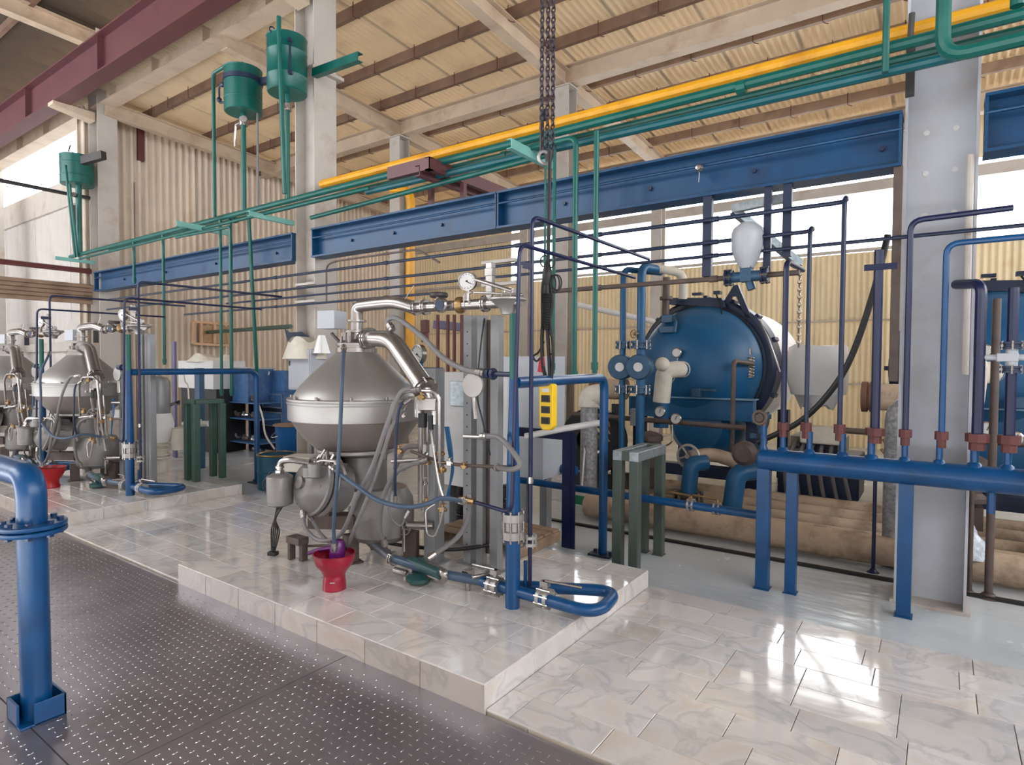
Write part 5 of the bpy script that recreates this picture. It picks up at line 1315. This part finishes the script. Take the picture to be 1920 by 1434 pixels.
T('lagged_pipe', 'brown riser standing on top of the whole vessel', 'pipe').one(MB().cyl(D(1250, 520, 7.4), D(1248, 592, 7.4), .045, 12).cyl(D(1249, 556, 7.4), D(1249, 562, 7.4), .08, 12), BROWNPIPE)
t = T('electric_motor', 'dark motor and belt guard beside the left leg of the whole vessel', 'motor')
c = V(-3.75, 7.0, 0)
t.part('belt_guard', MB().lathe([(.2, -.08), (.42, -.08), (.43, -.07), (.43, .07), (.42, .08), (.2, .08)], c+V(.1, 0, .62), (.2, -1, 0), 32), BLACK)
m = MB()
for k in range(5): m.torus(c+V(.1, -.02*k, .62), (.2, -1, 0), .4-.05*k, .018, 30, 6)
t.part('tyre_rib', m, M('tyre_rubber', (40, 38, 38), .6))
t.part('hub', MB().cyl(c+V(.1, -.1, .62), c+V(.1, .12, .62), .14, 18), DKGREY)
t.part('stand', MB().bb(c+V(-.25, -.1, .01), c+V(.45, .2, .2)).bb(c+V(.3, .1, .2), c+V(.4, .2, 1.1)), BLACK); t.done()
t = T('insulated_pipe', 'mottled grey insulated pipe with cowl left of the whole vessel', 'pipe')
q = at(1094, 905, Z=.0); q = V(-3.35, 6.3, 0)
t.part('insulated_run', MB().cyl((q.x, q.y, .02), (q.x, q.y, D(1100, 760, q.y).z), .1, 18), INSUL)
t.part('cowl', MB().tube([(q.x, q.y, D(1100, 762, q.y).z), (q.x, q.y, D(1100, 742, q.y).z), (q.x+.16, q.y+.05, D(1100, 738, q.y).z)], .125, 18, bend=.1), SACK); t.done()
t = T('insulated_pipe', 'upright insulated pipe with rounded top left of the nearest crane post', 'pipe')
x = D(1683, 850, 5.7).x; t.one(MB().tube([(x, 5.7, .02), (x, 5.7, D(1683, 765, 5.7).z-.0), (x+.2, 5.75, D(1683, 758, 5.7).z)], .095, 18, bend=.12), INSUL)
# floor pipes
for k, (y, r) in enumerate(((5.62, .115), (6.1, .07), (6.48, .07), (6.86, .075), (7.26, .08))):
    lb = ['front and thickest beige pipe lying on the grey floor before the vessels', 'second beige floor pipe from the front', 'third beige floor pipe from the front', 'fourth beige floor pipe from the front', 'rearmost beige floor pipe, nearest the vessels'][k]
    t = T('floor_pipe', lb, 'pipe', 'beige pipes lying side by side on the floor')
    t.part('pipe_run', MB().tube([(-3.0+.02*k, y, r+.015), (3.4, y, r+.015)], r, 18), BEIGEPIPE)
    m = MB()
    for x in (-2.2, -.75, .9): m.cyl((x+.1*k, y, r+.015), (x+.1*k+.05, y, r+.015), r*1.06, 18)
    t.part('wrap_band', m, BEIGEPIPE); t.done()
struct('floor_kerb', MB().bb((-3.3, 5.25, 0.0), (3.4, 5.30, .02)), BLACK)
# grey-green stand
def stand(x0, x1, y0, y1, z0, z1, w, mat, lab, topmat=None):
    t = T('metal_stand', lab, 'stand')
    for x in (x0, x1):
        for y in (y0, y1):
            t.part('leg', MB().bar((x, y, z0+.004), (x, y, z1-w), w, w), mat, bevel=.003)
            t.part('foot', MB().box((x, y, z0+.003), (w*1.2, w*1.2, .006)), mat)
    for x in (x0, x1): t.part('top_bar', MB().bar((x, y0-w/2, z1-w/2), (x, y1+w/2, z1-w/2), w, w), topmat or mat, bevel=.003)
    for y in (y0, y1): t.part('cross_bar', MB().bar((x0+w/2, y, z1-w/2), (x1-w/2, y, z1-w/2), w, w), mat, bevel=.003)
    t.done(); return t
stand(-2.05, -1.91, 4.36, 4.86, 0, .93, .075, SGREY, 'tall narrow grey-green steel stand behind the near platform', topmat=GALV)
stand(-7.42, -7.12, 3.80, 4.12, .152, 1.03, .065, SGREEN, 'tall green steel stand on the middle platform with a cord on top') if 0 else None
t = T('angle_stand', 'blue angle stand behind the near platform, left of the bent frame', 'stand')
z = D(1062, 808, 4.56).z; x0_ = D(1000, 815, 4.56).x
t.part('leg', MB().angle((-2.63, 4.56, .0), (-2.63, 4.56, z), .075, .075, .008, up=(0, 1, 0)).bb((-2.68, 4.55, .004), (-2.6, 4.6, z-.01)), DBLUE)
t.part('top_rail', MB().bar((-2.63, 4.58, z-.04), (-3.25, 4.58, z-.04), .05, .08), DBLUE)
t.part('leg', MB().bar((-3.25, 4.58, .01), (-3.25, 4.58, z-.07), .05, .05), DBLUE); t.done()
t = T('white_pipe', 'whitish pipe resting across the blue angle stand', 'pipe')
t.one(MB().tube([D(985, 818, 4.4), D(1060, 803, 4.5), D(1130, 792, 4.75)], .028, 12), WHITEP)
# white sack, hose, broom, plastic bag
def lump(nx, ny, nz, c, fn):
    """a soft closed body built from rings"""
    mb = MB(); vs = []; c = V(c)
    for j in range(nz+1):
        for i in range(nx):
            a = 2*PI*i/nx; vs.append(c+V(*fn(a, j/nz)))
    fs = [(j*nx+i, j*nx+(i+1) % nx, (j+1)*nx+(i+1) % nx, (j+1)*nx+i) for j in range(nz) for i in range(nx)]
    fs += [tuple(range(nx))[::-1], tuple(nz*nx+i for i in range(nx))]
    return mb.add(vs, fs)
rs = random.Random(3); ph = [rs.uniform(0, 6) for _ in range(20)]
def sackf(a, v):
    q = .34*(abs(math.cos(a))**.5)*(1 if math.cos(a) > 0 else -1); w = .34*(abs(math.sin(a))**.5)*(1 if math.sin(a) > 0 else -1)
    k = .88+.14*math.sin(v*2.6)+.04*math.sin(3*a+ph[0]+v*4)
    return (q*k, w*k, v*.62+.02*math.sin(4*a+ph[1])*(1 if v > .5 else 0))
cs_ = D(1533, 742, 8.6)
t = T('bulk_bag', 'white woven bulk bag standing beside the whole vessel', 'bag')
t.part('bag_body', lump(40, 0, 14, (cs_.x, 8.6, cs_.z+.02), sackf), WHITE)
t.part('skirt', lump(30, 0, 6, (cs_.x, 8.6, cs_.z-.14), lambda a, v: (.28*math.cos(a)*(1-.3*(1-v)), .28*math.sin(a)*(1-.3*(1-v)), v*.2+.04*math.sin(5*a))), WHITE)
t.part('bag_stand', MB().box((cs_.x+.05, 8.5, .62), (.6, .5, .2)).box((cs_.x-.2, 8.5, .26), (.08, .4, .5)).box((cs_.x+.3, 8.5, .26), (.08, .4, .5)), M('bag_stand_paint', (176, 168, 150), .6, 0, .2)); t.done()
t = T('engine_block', 'dark machine with many grey hoses below the white bag', 'machine')
c = D(1540, 860, 8.0)
t.part('block', MB().box((c.x, 8.0, .34), (.85, .6, .5)).box((c.x, 7.9, .68), (.4, .35, .2)), NAVY, bevel=.02)
m = MB()
for k in range(6): m.spline([(c.x-.2+.09*k, 7.7, .75), (c.x-.24+.1*k, 7.55, .65), (c.x-.3+.12*k, 7.5, .4), (c.x-.3+.13*k, 7.6, .1)], .022, 7)
t.part('hose_run', m, HOSEGREY); 
t.part('cream_cover', MB().box((c.x+.05, 7.62, .82), (.42, .2, .2)), SACK, bevel=.02); t.done()
t = T('hose', 'long dark hose slanting up to the pipes behind the manifold', 'hose')
t.one(MB().spline([D(1665, 440, 6.3), D(1640, 540, 6.3), D(1600, 660, 6.3), D(1560, 730, 6.3), D(1500, 790, 6.3), D(1420, 830, 6.3)], .028, 10), BLACK)
t = T('broom', 'broom with green and cream head leaning by the insulated pipe', 'broom')
b_ = at(1090, 945, Z=.0)
t.part('handle', MB().cyl((b_.x, b_.y, .14), (b_.x-.05, b_.y+.25, 1.25), .012, 8), WHITEP)
t.part('head', MB().box((b_.x+.03, b_.y, .12), (.46, .07, .035), rz=-.05), SACK, bevel=.004)
t.part('bristles', MB().box((b_.x+.03, b_.y, .05), (.44, .06, .1), rz=-.05), M('green_bristle', (40, 120, 84), .8, 0, .3, 60)); t.done()
t = T('plastic_bag', 'crumpled clear plastic bag lying on the floor pipes right of the crane post', 'bag')
b_ = D(1795, 985, 5.6)
t.one(lump(26, 0, 9, (b_.x-.02, 5.62, .2), lambda a, v: (.22*math.cos(a)*(1-v**1.5*.85)*(1+.12*math.sin(5*a+9*v)), .2*math.sin(a)*(1-v**1.5*.85)*(1+.1*math.sin(7*a)), .32*v)), M('clear_plastic', (190, 196, 205), .15, 0, .3, 20, .9, 30))
T('rail_pipe', 'long white pipe slanting down behind the green drop pipes', 'pipe').one(MB().tube([D(1040, 562, 9.2), D(1232, 604, 9.8)], .05, 10), WHITEP)
t = T('pallet', 'worn wooden pallet behind the grey posts on the near platform', 'pallet')
c = at(990, 1010, Z=.24)
R_ = .0
for k in range(5): t.part('deck_board', MB().box((-2.95, 3.72+.12*k, .245), (.85, .09, .02)), WOOD, bevel=.003)
for k in range(3): t.part('bearer', MB().box((-3.34+.39*k, 3.96, .195), (.09, .6, .08)), WOOD, bevel=.003)
t.done()
# ---------------------------------------------------------------- cabinets and machines behind the separators
def blk(t, name, mb, mat, bevel=.004, **k): return t.part(name, mb, mat, bevel=bevel, **k)
# open blue shelving  (stands at y 6, x -10.3..-9.2)
t = T('shelf_rack', 'open dark blue steel shelving loaded with small fittings', 'shelf')
YS = 5.9; xa, xb = D(421, 800, YS).x, D(482, 800, YS).x
zt_ = D(440, 753, YS).z
for x in (xa, xb):
    for y in (YS, YS+.5): blk(t, 'upright', MB().bb((x-.025, y-.025, .0), (x+.025, y+.025, zt_)), CABBLUE)
zs = [D(450, py, YS).z for py in (784, 828)]
for z in [zt_, *zs]: blk(t, 'shelf', MB().bb((xa, YS-.01, z-.02), (xb, YS+.52, z)), CABBLUE)
blk(t, 'back_panel', MB().bb((xa, YS+.5, 0.02), (xb, YS+.52, zt_)), NAVY)
t.done()
rs = random.Random(5)
grp = 'small metal fittings on the blue shelving'
for k in range(9):
    z = [zs[0], zs[1], zs[1]-10][k//3] if k < 6 else zt_; x = xa+(xb-xa)*(.2+.27*(k % 3))
    t = T('pipe_fitting', 'small metal pipe fitting lying on the open blue shelving', 'fitting', grp)
    h = rs.uniform(.04, .09); m = MB().cyl((x-.07, YS+.12, z+.045), (x+.07, YS+.15, z+.045), .04, 10).cyl((x-.02, YS+.12, z+.04), (x-.02, YS+.1, z+.04+h), .03, 8)
    t.one(m, STEEL if k % 2 else BROWNPIPE)
# blue cupboard above the shelving
t = T('cabinet', 'worn blue steel cupboard standing on the open shelving', 'cabinet')
blk(t, 'body', MB().bb((D(402, 720, YS+.1).x, YS+.05, zt_+.0), (D(470, 720, YS+.1).x, YS+.55, D(440, 692, YS).z)), CABBLUE)
blk(t, 'drip_top', MB().bb((D(402, 720, YS+.1).x-.02, YS+.02, D(440, 692, YS).z), (D(470, 720, YS+.1).x+.02, YS+.57, D(440, 689, YS).z)), GALV); t.done()
t = T('drawer_cabinet', 'blue drawer cabinet with two framed doors beside the blue bin', 'cabinet')
Y7 = 6.4; x0_, x1_ = D(486, 780, Y7).x, D(533, 780, Y7).x; zt2_ = D(510, 734, Y7).z
blk(t, 'body', MB().bb((x0_, Y7, .1), (x1_, Y7+.5, zt2_)), CABBLUE)
for py0, py1 in ((737, 766), (770, 801)):
    a, b_ = D(494, py0, Y7), D(531, py1, Y7)
    if py0 > py1: a, b_ = D(494, py1, Y7), D(531, py0, Y7)
    p = blk(t, 'door', MB().bb((a.x, Y7-.02, a.z), (b_.x, Y7, b_.z)), CABBLUE)
    m = MB(); w = .02
    m.bb((a.x, Y7-.03, a.z-w), (b_.x, Y7-.02, a.z)).bb((a.x, Y7-.03, b_.z), (b_.x, Y7-.02, b_.z+w)).bb((a.x, Y7-.03, b_.z), (a.x+w, Y7-.02, a.z)).bb((b_.x-w, Y7-.03, b_.z), (b_.x, Y7-.02, a.z))
    blk(t, 'frame', m, GALV, parent=p, bevel=0)
    blk(t, 'knob', MB().ball(((a.x+b_.x)/2, Y7-.04, (a.z+b_.z)/2), .02, 8), DKGREY, parent=p, bevel=0)
for x in (x0_+.04, x1_-.04): blk(t, 'leg', MB().bb((x-.03, Y7+.02, 0), (x+.03, Y7+.08, .1)), CABBLUE)
t.done()
t = T('cabinet', 'blue upper cupboard with hanging cable on the drawer cabinet', 'cabinet')
blk(t, 'body', MB().bb((x0_-.05, Y7+.02, zt2_+.002), (x1_-.02, Y7+.5, D(510, 695, Y7).z)), CABBLUE)
blk(t, 'cable', MB().spline([D(488, 693, Y7), D(490, 706, Y7-.05), D(497, 710, Y7-.05), D(504, 700, Y7-.05), D(503, 690, Y7)], .014, 7), WHITEP, bevel=0); t.done()
t = T('cabinet', 'cream steel cabinet with draped cloth left of the blue shelving', 'cabinet')
Y5 = 5.6; a, b_ = D(334, 676, Y5), D(400, 730, Y5)
blk(t, 'body', MB().bb((a.x, Y5, b_.z), (b_.x, Y5+.6, a.z)), WHITEP)
blk(t, 'base', MB().bb((a.x, Y5+.05, .01), (b_.x, Y5+.6, b_.z)), BLACK)
t.done()
t = T('cloth', 'beige canvas cloth draped over the cream cabinet', 'cloth')
t.one(lump(30, 0, 5, ((a.x+b_.x)/2, Y5+.28, a.z-.02), lambda u, v: (.62*math.cos(u)*(1-.35*v)*(1+.05*math.sin(6*u)), .34*math.sin(u)*(1-.3*v), .1*v+.06*v*math.sin(3*u))), SACK)
t = T('wall_cabinet', 'tall pale grey electrical cabinet with cloth on top behind the near bowl', 'cabinet')
Ye = 4.62; a, b_ = D(541, 655, Ye), D(577, 732, Ye); xr_ = D(601, 690, Ye+.22).x
blk(t, 'body', MB().bb((a.x, Ye, b_.z), (b_.x+.06, Ye+.34, a.z)), LTGREY)
p = blk(t, 'door', MB().bb((a.x+.015, Ye-.015, b_.z+.015), (b_.x+.045, Ye, a.z-.015)), LTGREY)
blk(t, 'lock', MB().bb((a.x+.04, Ye-.025, (a.z+b_.z)/2+.05), (a.x+.055, Ye-.015, (a.z+b_.z)/2+.11)), DKGREY, parent=p, bevel=0)
blk(t, 'leg', MB().bb((a.x+.06, Ye+.26, .0), (a.x+.1, Ye+.3, b_.z)).bb((b_.x, Ye+.26, .0), (b_.x+.04, Ye+.3, b_.z)), GREYPOST); t.done()
t = T('cloth', 'cream cloth and crumpled plastic heaped on the pale electrical cabinet', 'cloth')
t.part('cloth_fold', lump(30, 0, 6, ((a.x+b_.x)/2, Ye+.12, a.z-.12), lambda u, v: ((.27+.03*math.sin(5*u))*math.cos(u)*(1.05-.3*v), .26*math.sin(u)*(1.05-.3*v), .24*v+.04*math.sin(4*u)*v)), SACK)
t.part('plastic_scrap', lump(16, 0, 5, (b_.x+.14, Ye+.1, a.z-.05), lambda u, v: (.1*math.cos(u)*(1-.6*v)*(1+.3*math.sin(4*u)), .1*math.sin(u)*(1-.6*v), .22*v)), WHITE)
t.part('dark_flap', MB().prof(D(536, 640, Ye+.1), D(536, 640, Ye+.13), [(-.02, 0), (-.36, 0), (-.2, .13), (-.05, .12), (.02, .17)], up=(0, 0, 1)), NAVY); t.done()
# bin and drum
t = T('bin', 'blue plastic bin with rusty lid behind the near separator', 'bin')
q = V(D(547, 830, 5.2).x, 5.2, 0); r = 30*w_of(q+V(0, 0, .8))
z0_, z1_ = .0, D(547, 797, 5.2).z
t.part('bin_body', MB().lathe([(0, .01), (r*.82, .01), (r*.86, .04), (r*.98, z1_-.03), (r*1.03, z1_), (0, z1_)], q, n=28), BINBLUE)
t.part('lid', MB().lathe([(0, z1_+.02), (r*1.1, z1_+.015), (r*1.12, z1_), (r*1.05, z1_-.01), (0, z1_-.01)], q, n=28), M('rusty_lid', (150, 120, 104), .7, .1, .3))
t.part('bail_handle', MB().spline([q+V(-r, -.02, z1_-.05), q+V(-.1, -r*1.1, z1_-.16), q+V(r, -.02, z1_-.05)], .006, 6), STEEL); t.done()
t = T('drum', 'dark teal open steel drum in front of the blue bin', 'drum')
q = V(D(519, 880, 4.55).x, 4.55, 0); r = 34*w_of(q+V(0, 0, .5)); z1_ = D(527, 852, 4.55).z
t.part('drum_shell', MB().lathe([(0, .01), (r, .01), (r+.006, .03), (r, .05), (r, z1_*.5), (r+.01, z1_*.52), (r, z1_*.54), (r, z1_-.02), (r+.01, z1_), (r-.015, z1_), (r-.02, z1_-.1), (0, z1_-.1)], q, n=28), BINDK)
t.part('rim', MB().torus(q+V(0, 0, z1_), (0, 0, 1), r, .012, 28, 6), BRASS); t.done()
# green tubular rail along the wall and crate
T('wall_rail', 'long green round rail slanting along behind the drop pipes', 'rail').one(MB().tube([D(305, 631, 7.4), D(542, 610, 6.2)] if 0 else [D(300, 629, 7.6), D(545, 612, 6.4)], .04, 12), SGREEN)
t = T('wooden_crate', 'open wooden crate frame fixed on the corrugated end wall', 'crate')
def W_(px, py): return at(px, py, X=-13.2)
c0, c1 = W_(362, 605), W_(430, 645)
for (p, q2) in (((362, 603), (430, 608)), ((362, 644), (430, 648)), ((362, 603), (362, 644)), ((377, 604), (377, 645)), ((402, 606), (402, 647)), ((430, 608), (430, 648))):
    t.part('batten', MB().bar(W_(*p), W_(*q2), .06, .05), M('crate_wood', (214, 176, 140), .7, 0, .1), bevel=.003)
t.part('panel', MB().bb(V(-13.27, W_(380, 620).y, W_(380, 642).z), V(-13.24, W_(428, 620).y, W_(428, 612).z)), CARD); t.done()
# grey vessel with flanged foot behind the middle standpipe
t = T('filter_vessel', 'grey filter vessel on a flanged ribbed foot right of the middle standpipe', 'tank')
c = V(D(300, 800, 3.8).x, 3.8, 0); s = w_of(c+V(0, 0, 1))
zz_ = lambda py: D(297, py, 3.8).z
t.part('upper_shell', MB().lathe([(0, zz_(800)), (16*s, zz_(790)), (18*s, zz_(780)), (18*s, zz_(716)), (14*s, zz_(708)), (0, zz_(704))], c, n=28), GREYPOST)
t.part('wrapped_body', MB().lathe([(0, zz_(830)), (14*s, zz_(829)), (22*s, zz_(812)), (24*s, zz_(795)), (20*s, zz_(776)), (12*s, zz_(768))], c, n=20), WHITE)
for py in (835, 842, 852, 858): t.part('foot_flange', MB().lathe([(0, 0), (17*s, 0), (17*s, 3.2*s), (0, 3.2*s)], (c.x, c.y, zz_(py)), n=24), SACK)
t.part('foot_pipe', MB().cyl((c.x, c.y, .152), (c.x, c.y, zz_(830)), 12*s, 20), SACK)
t.part('side_box', MB().lathe([(0, 0), (15*s, 0), (17*s, .1), (14*s, .28), (0, .3)], (c.x+.3, c.y+.12, zz_(840)), n=18), SACK)
t.done()
for k in range(4):
    T('hose', ['outermost black hose rising from the filter vessel to the green stand', 'second black hose rising from the filter vessel to the green stand', 'third black hose rising from the filter vessel to the green stand', 'innermost grey hose rising from the filter vessel to the green stand'][k], 'hose', 'hoses to the green stand').one(
        MB().spline([D(287+k*2, 850-6*k, 3.9), D(296+k*2, 800-4*k, 3.9), D(314+k*2, 765-2*k, 3.9), D(336, 752+k*2, 3.95)], .016, 8), BLACK if k < 3 else HOSEGREY)
# green steel stand on the middle platform
sx0, sx1 = at(352, 900, Z=.15), at(370, 902, Z=.15)
t = T('metal_stand', 'tall green steel stand at the corner of the middle platform', 'stand')
zt3 = D(360, 748, 3.85).z
xs = (-7.62, -7.42); ysd = (3.80, 4.10)
for x, y in ((-7.52, 3.78), (-7.44, 3.80), (-7.75, 4.0), (-7.47, 4.08), (-7.3, 4.02)):
    pass
for px, py, w in ((353, 900, .07), (368, 903, .075), (400, 893, .07), (417, 896, .07)):
    b_ = at(px, py, Z=.15); blk(t, 'leg', MB().bb((b_.x-w/2, b_.y-w/2, .154), (b_.x+w/2, b_.y+w/2, zt3-.05)), SGREEN)
l1_, l2_, l3_, l4_ = at(353, 900, Z=.15), at(368, 903, Z=.15), at(400, 893, Z=.15), at(417, 896, Z=.15)
for a_, c_ in ((l1_, l3_), (l2_, l4_), (l1_, l2_), (l3_, l4_)):
    blk(t, 'top_bar', MB().bar(V(a_.x, a_.y, zt3-.025), V(c_.x, c_.y, zt3-.025), .07, .05), SGREEN)
t.done()
T('cord', 'thin pale cord tied between the blue bent frame and the green stand', 'cord').one(MB().spline([D(343, 690, 3.9), D(347, 715, 3.88), D(352, 722, 3.88), D(354, 748, 3.88)], .01, 6), SACK)
T('support_post', 'mauve square post behind the filter vessel', 'post').one(MB().bb(V(D(324, 860, 5.0).x, 5.0, .0), V(D(329, 860, 5.0).x, 5.04, D(326, 640, 5.0).z)), M('mauve_paint', (96, 90, 122), .5))
T('support_post', 'green-grey square post behind the green stand', 'post').one(MB().bb(V(D(366, 860, 4.7).x, 4.7, .0), V(D(375, 860, 4.7).x, 4.78, D(370, 690, 4.7).z)), VALVE)
T('pipe_stub', 'short white pipe stub crossing the green stand', 'pipe').one(MB().cyl(D(345, 795, 4.3), D(392, 794, 4.3), .04, 12).cyl(D(374, 795, 4.3), D(374, 786, 4.3), .03, 8), WHITEP)
T('floor_hose', 'pale hose falling from the shelves to the floor beside the bin', 'hose').one(MB().spline([D(480, 745, 5.2), D(492, 780, 5.2), D(498, 815, 5.2), D(515, 842, 5.2)], .014, 7), SACK)
# grey wall unit and boxes between the posts behind the near manifold
t = T('control_cabinet', 'grey control cabinet with maroon front strip behind the stainless tubes', 'cabinet')
Yk = 3.95; a, b_ = D(810, 697, Yk), D(905, 700, Yk)
blk(t, 'body', MB().bb((a.x, Yk, .55), (b_.x, Yk+.35, a.z)), WHITEP)
blk(t, 'maroon_plate', MB().prof(D(819, 712, Yk-.01), D(819, 712, Yk-.02), [(0, 0), (.18, 0), (.18, -.4), (.06, -.38), (.04, -.3), (0, -.1)]), M('dark_maroon', (96, 24, 48), .4))
blk(t, 'foil_sheet', MB().bb(D(844, 714, Yk-.02), D(873, 762, Yk-.01)), GALV)
blk(t, 'leg', MB().bb((a.x+.05, Yk+.1, 0), (a.x+.12, Yk+.2, .55)).bb((b_.x-.12, Yk+.1, 0), (b_.x-.05, Yk+.2, .55)), GREYPOST); t.done()
t = T('control_cabinet', 'pale grey cabinet between the grey posts and the blue standpipe', 'cabinet')
Yk = 4.85; a, b_ = D(965, 668, Yk), D(1002, 800, Yk)
blk(t, 'body', MB().bb((a.x-.15, Yk, .5), (b_.x+.1, Yk+.4, a.z)), LTGREY); blk(t, 'leg', MB().bb((a.x, Yk+.1, 0), (a.x+.08, Yk+.2, .5)).bb((b_.x, Yk+.1, 0), (b_.x+.08, Yk+.2, .5)), GREYPOST); t.done()
t = T('pipe_frame', 'mauve tubular frame with maroon rods behind the near manifold', 'frame')
Yk = 5.6
blk(t, 'top_beam', MB().bar(D(815, 608, Yk), D(870, 614, Yk+.4), .09, .1), M('mauve_paint', (96, 90, 122), .5))
for px in (821, 840, 852, 866): blk(t, 'rod', MB().cyl(D(px, 590, Yk), V(D(px, 590, Yk).x, Yk, .02), .022, 8), REDBR, bevel=0)
t.done()
t = T('machine', 'dark machine with orange cap behind the maroon rods', 'machine')
c = D(870, 680, 5.0)
blk(t, 'body', MB().box((c.x, 5.0, .7), (.7, .5, 1.38)), NAVY); blk(t, 'cap', MB().lathe([(0, 0), (.08, 0), (.08, .1), (.05, .16), (0, .17)], (c.x+.1, 4.95, 1.4), n=14), BRASS, bevel=0)
blk(t, 'red_box', MB().box((c.x-.2, 4.72, 1.45), (.3, .1, .1)), RED); t.done()
t = T('black_crate', 'stack of black crates behind the posts beside the pallet', 'crate')
c = D(870, 960, 4.1)
for k in range(4): blk(t, 'crate', MB().box((c.x, 4.35, .18+.13*k), (.5, .3, .1)), BLACK, bevel=.01)
t.done()
# ---------------------------------------------------------------- foreground handrail pipe
t = T('standpipe', 'thick glossy blue pipe with bolted flange in the left foreground', 'pipe')
bx, by = -3.27, .95
z_el = D(20, 882, by).z
rp = .057
t.part('upper_elbow', MB().tube([(bx-1.2, by+.0, 1.09), (bx-.02, by, 1.09), (bx-.02, by, .88)], rp, 24, bend=.17, bs=12), BLUE)
zf2 = D(54, 985, by).z
t.part('lower_pipe', MB().cyl((bx, by, .02), (bx-.02, by, zf2-.02), rp, 24), BLUE)
for s in (1, -1):
    t.part('flange', MB().lathe([(0, 0), (.128, 0), (.13, .004), (.13, .017), (.126, .02), (0, .02)], (bx-.02, by, zf2+(.003 if s > 0 else -.023)), n=32), BLUE)
m = MB(); bolts(m, (bx-.02, by, zf2), (0, 0, 1), .102, 8, .014, .075)
t.part('bolt', m, M('dark_bolt_blue', (16, 44, 84), .3))
m = MB()
w = .17
m.bb((bx-w/2, by-w/2, .014), (bx-w/2+.01, by+w/2, .11)).bb((bx-w/2, by+w/2-.01, .014), (bx+w/2, by+w/2, .11)).bb((bx+w/2-.01, by-w/2+.05, .014), (bx+w/2, by+w/2, .11)).bb((bx-w/2, by-w/2, .014), (bx+w/2-.04, by-w/2+.01, .11)).bb((bx-w/2, by-w/2, .012), (bx+w/2, by+w/2, .022))
t.part('socket_bracket', m, BLUE, smooth=False, bevel=.002); t.done()
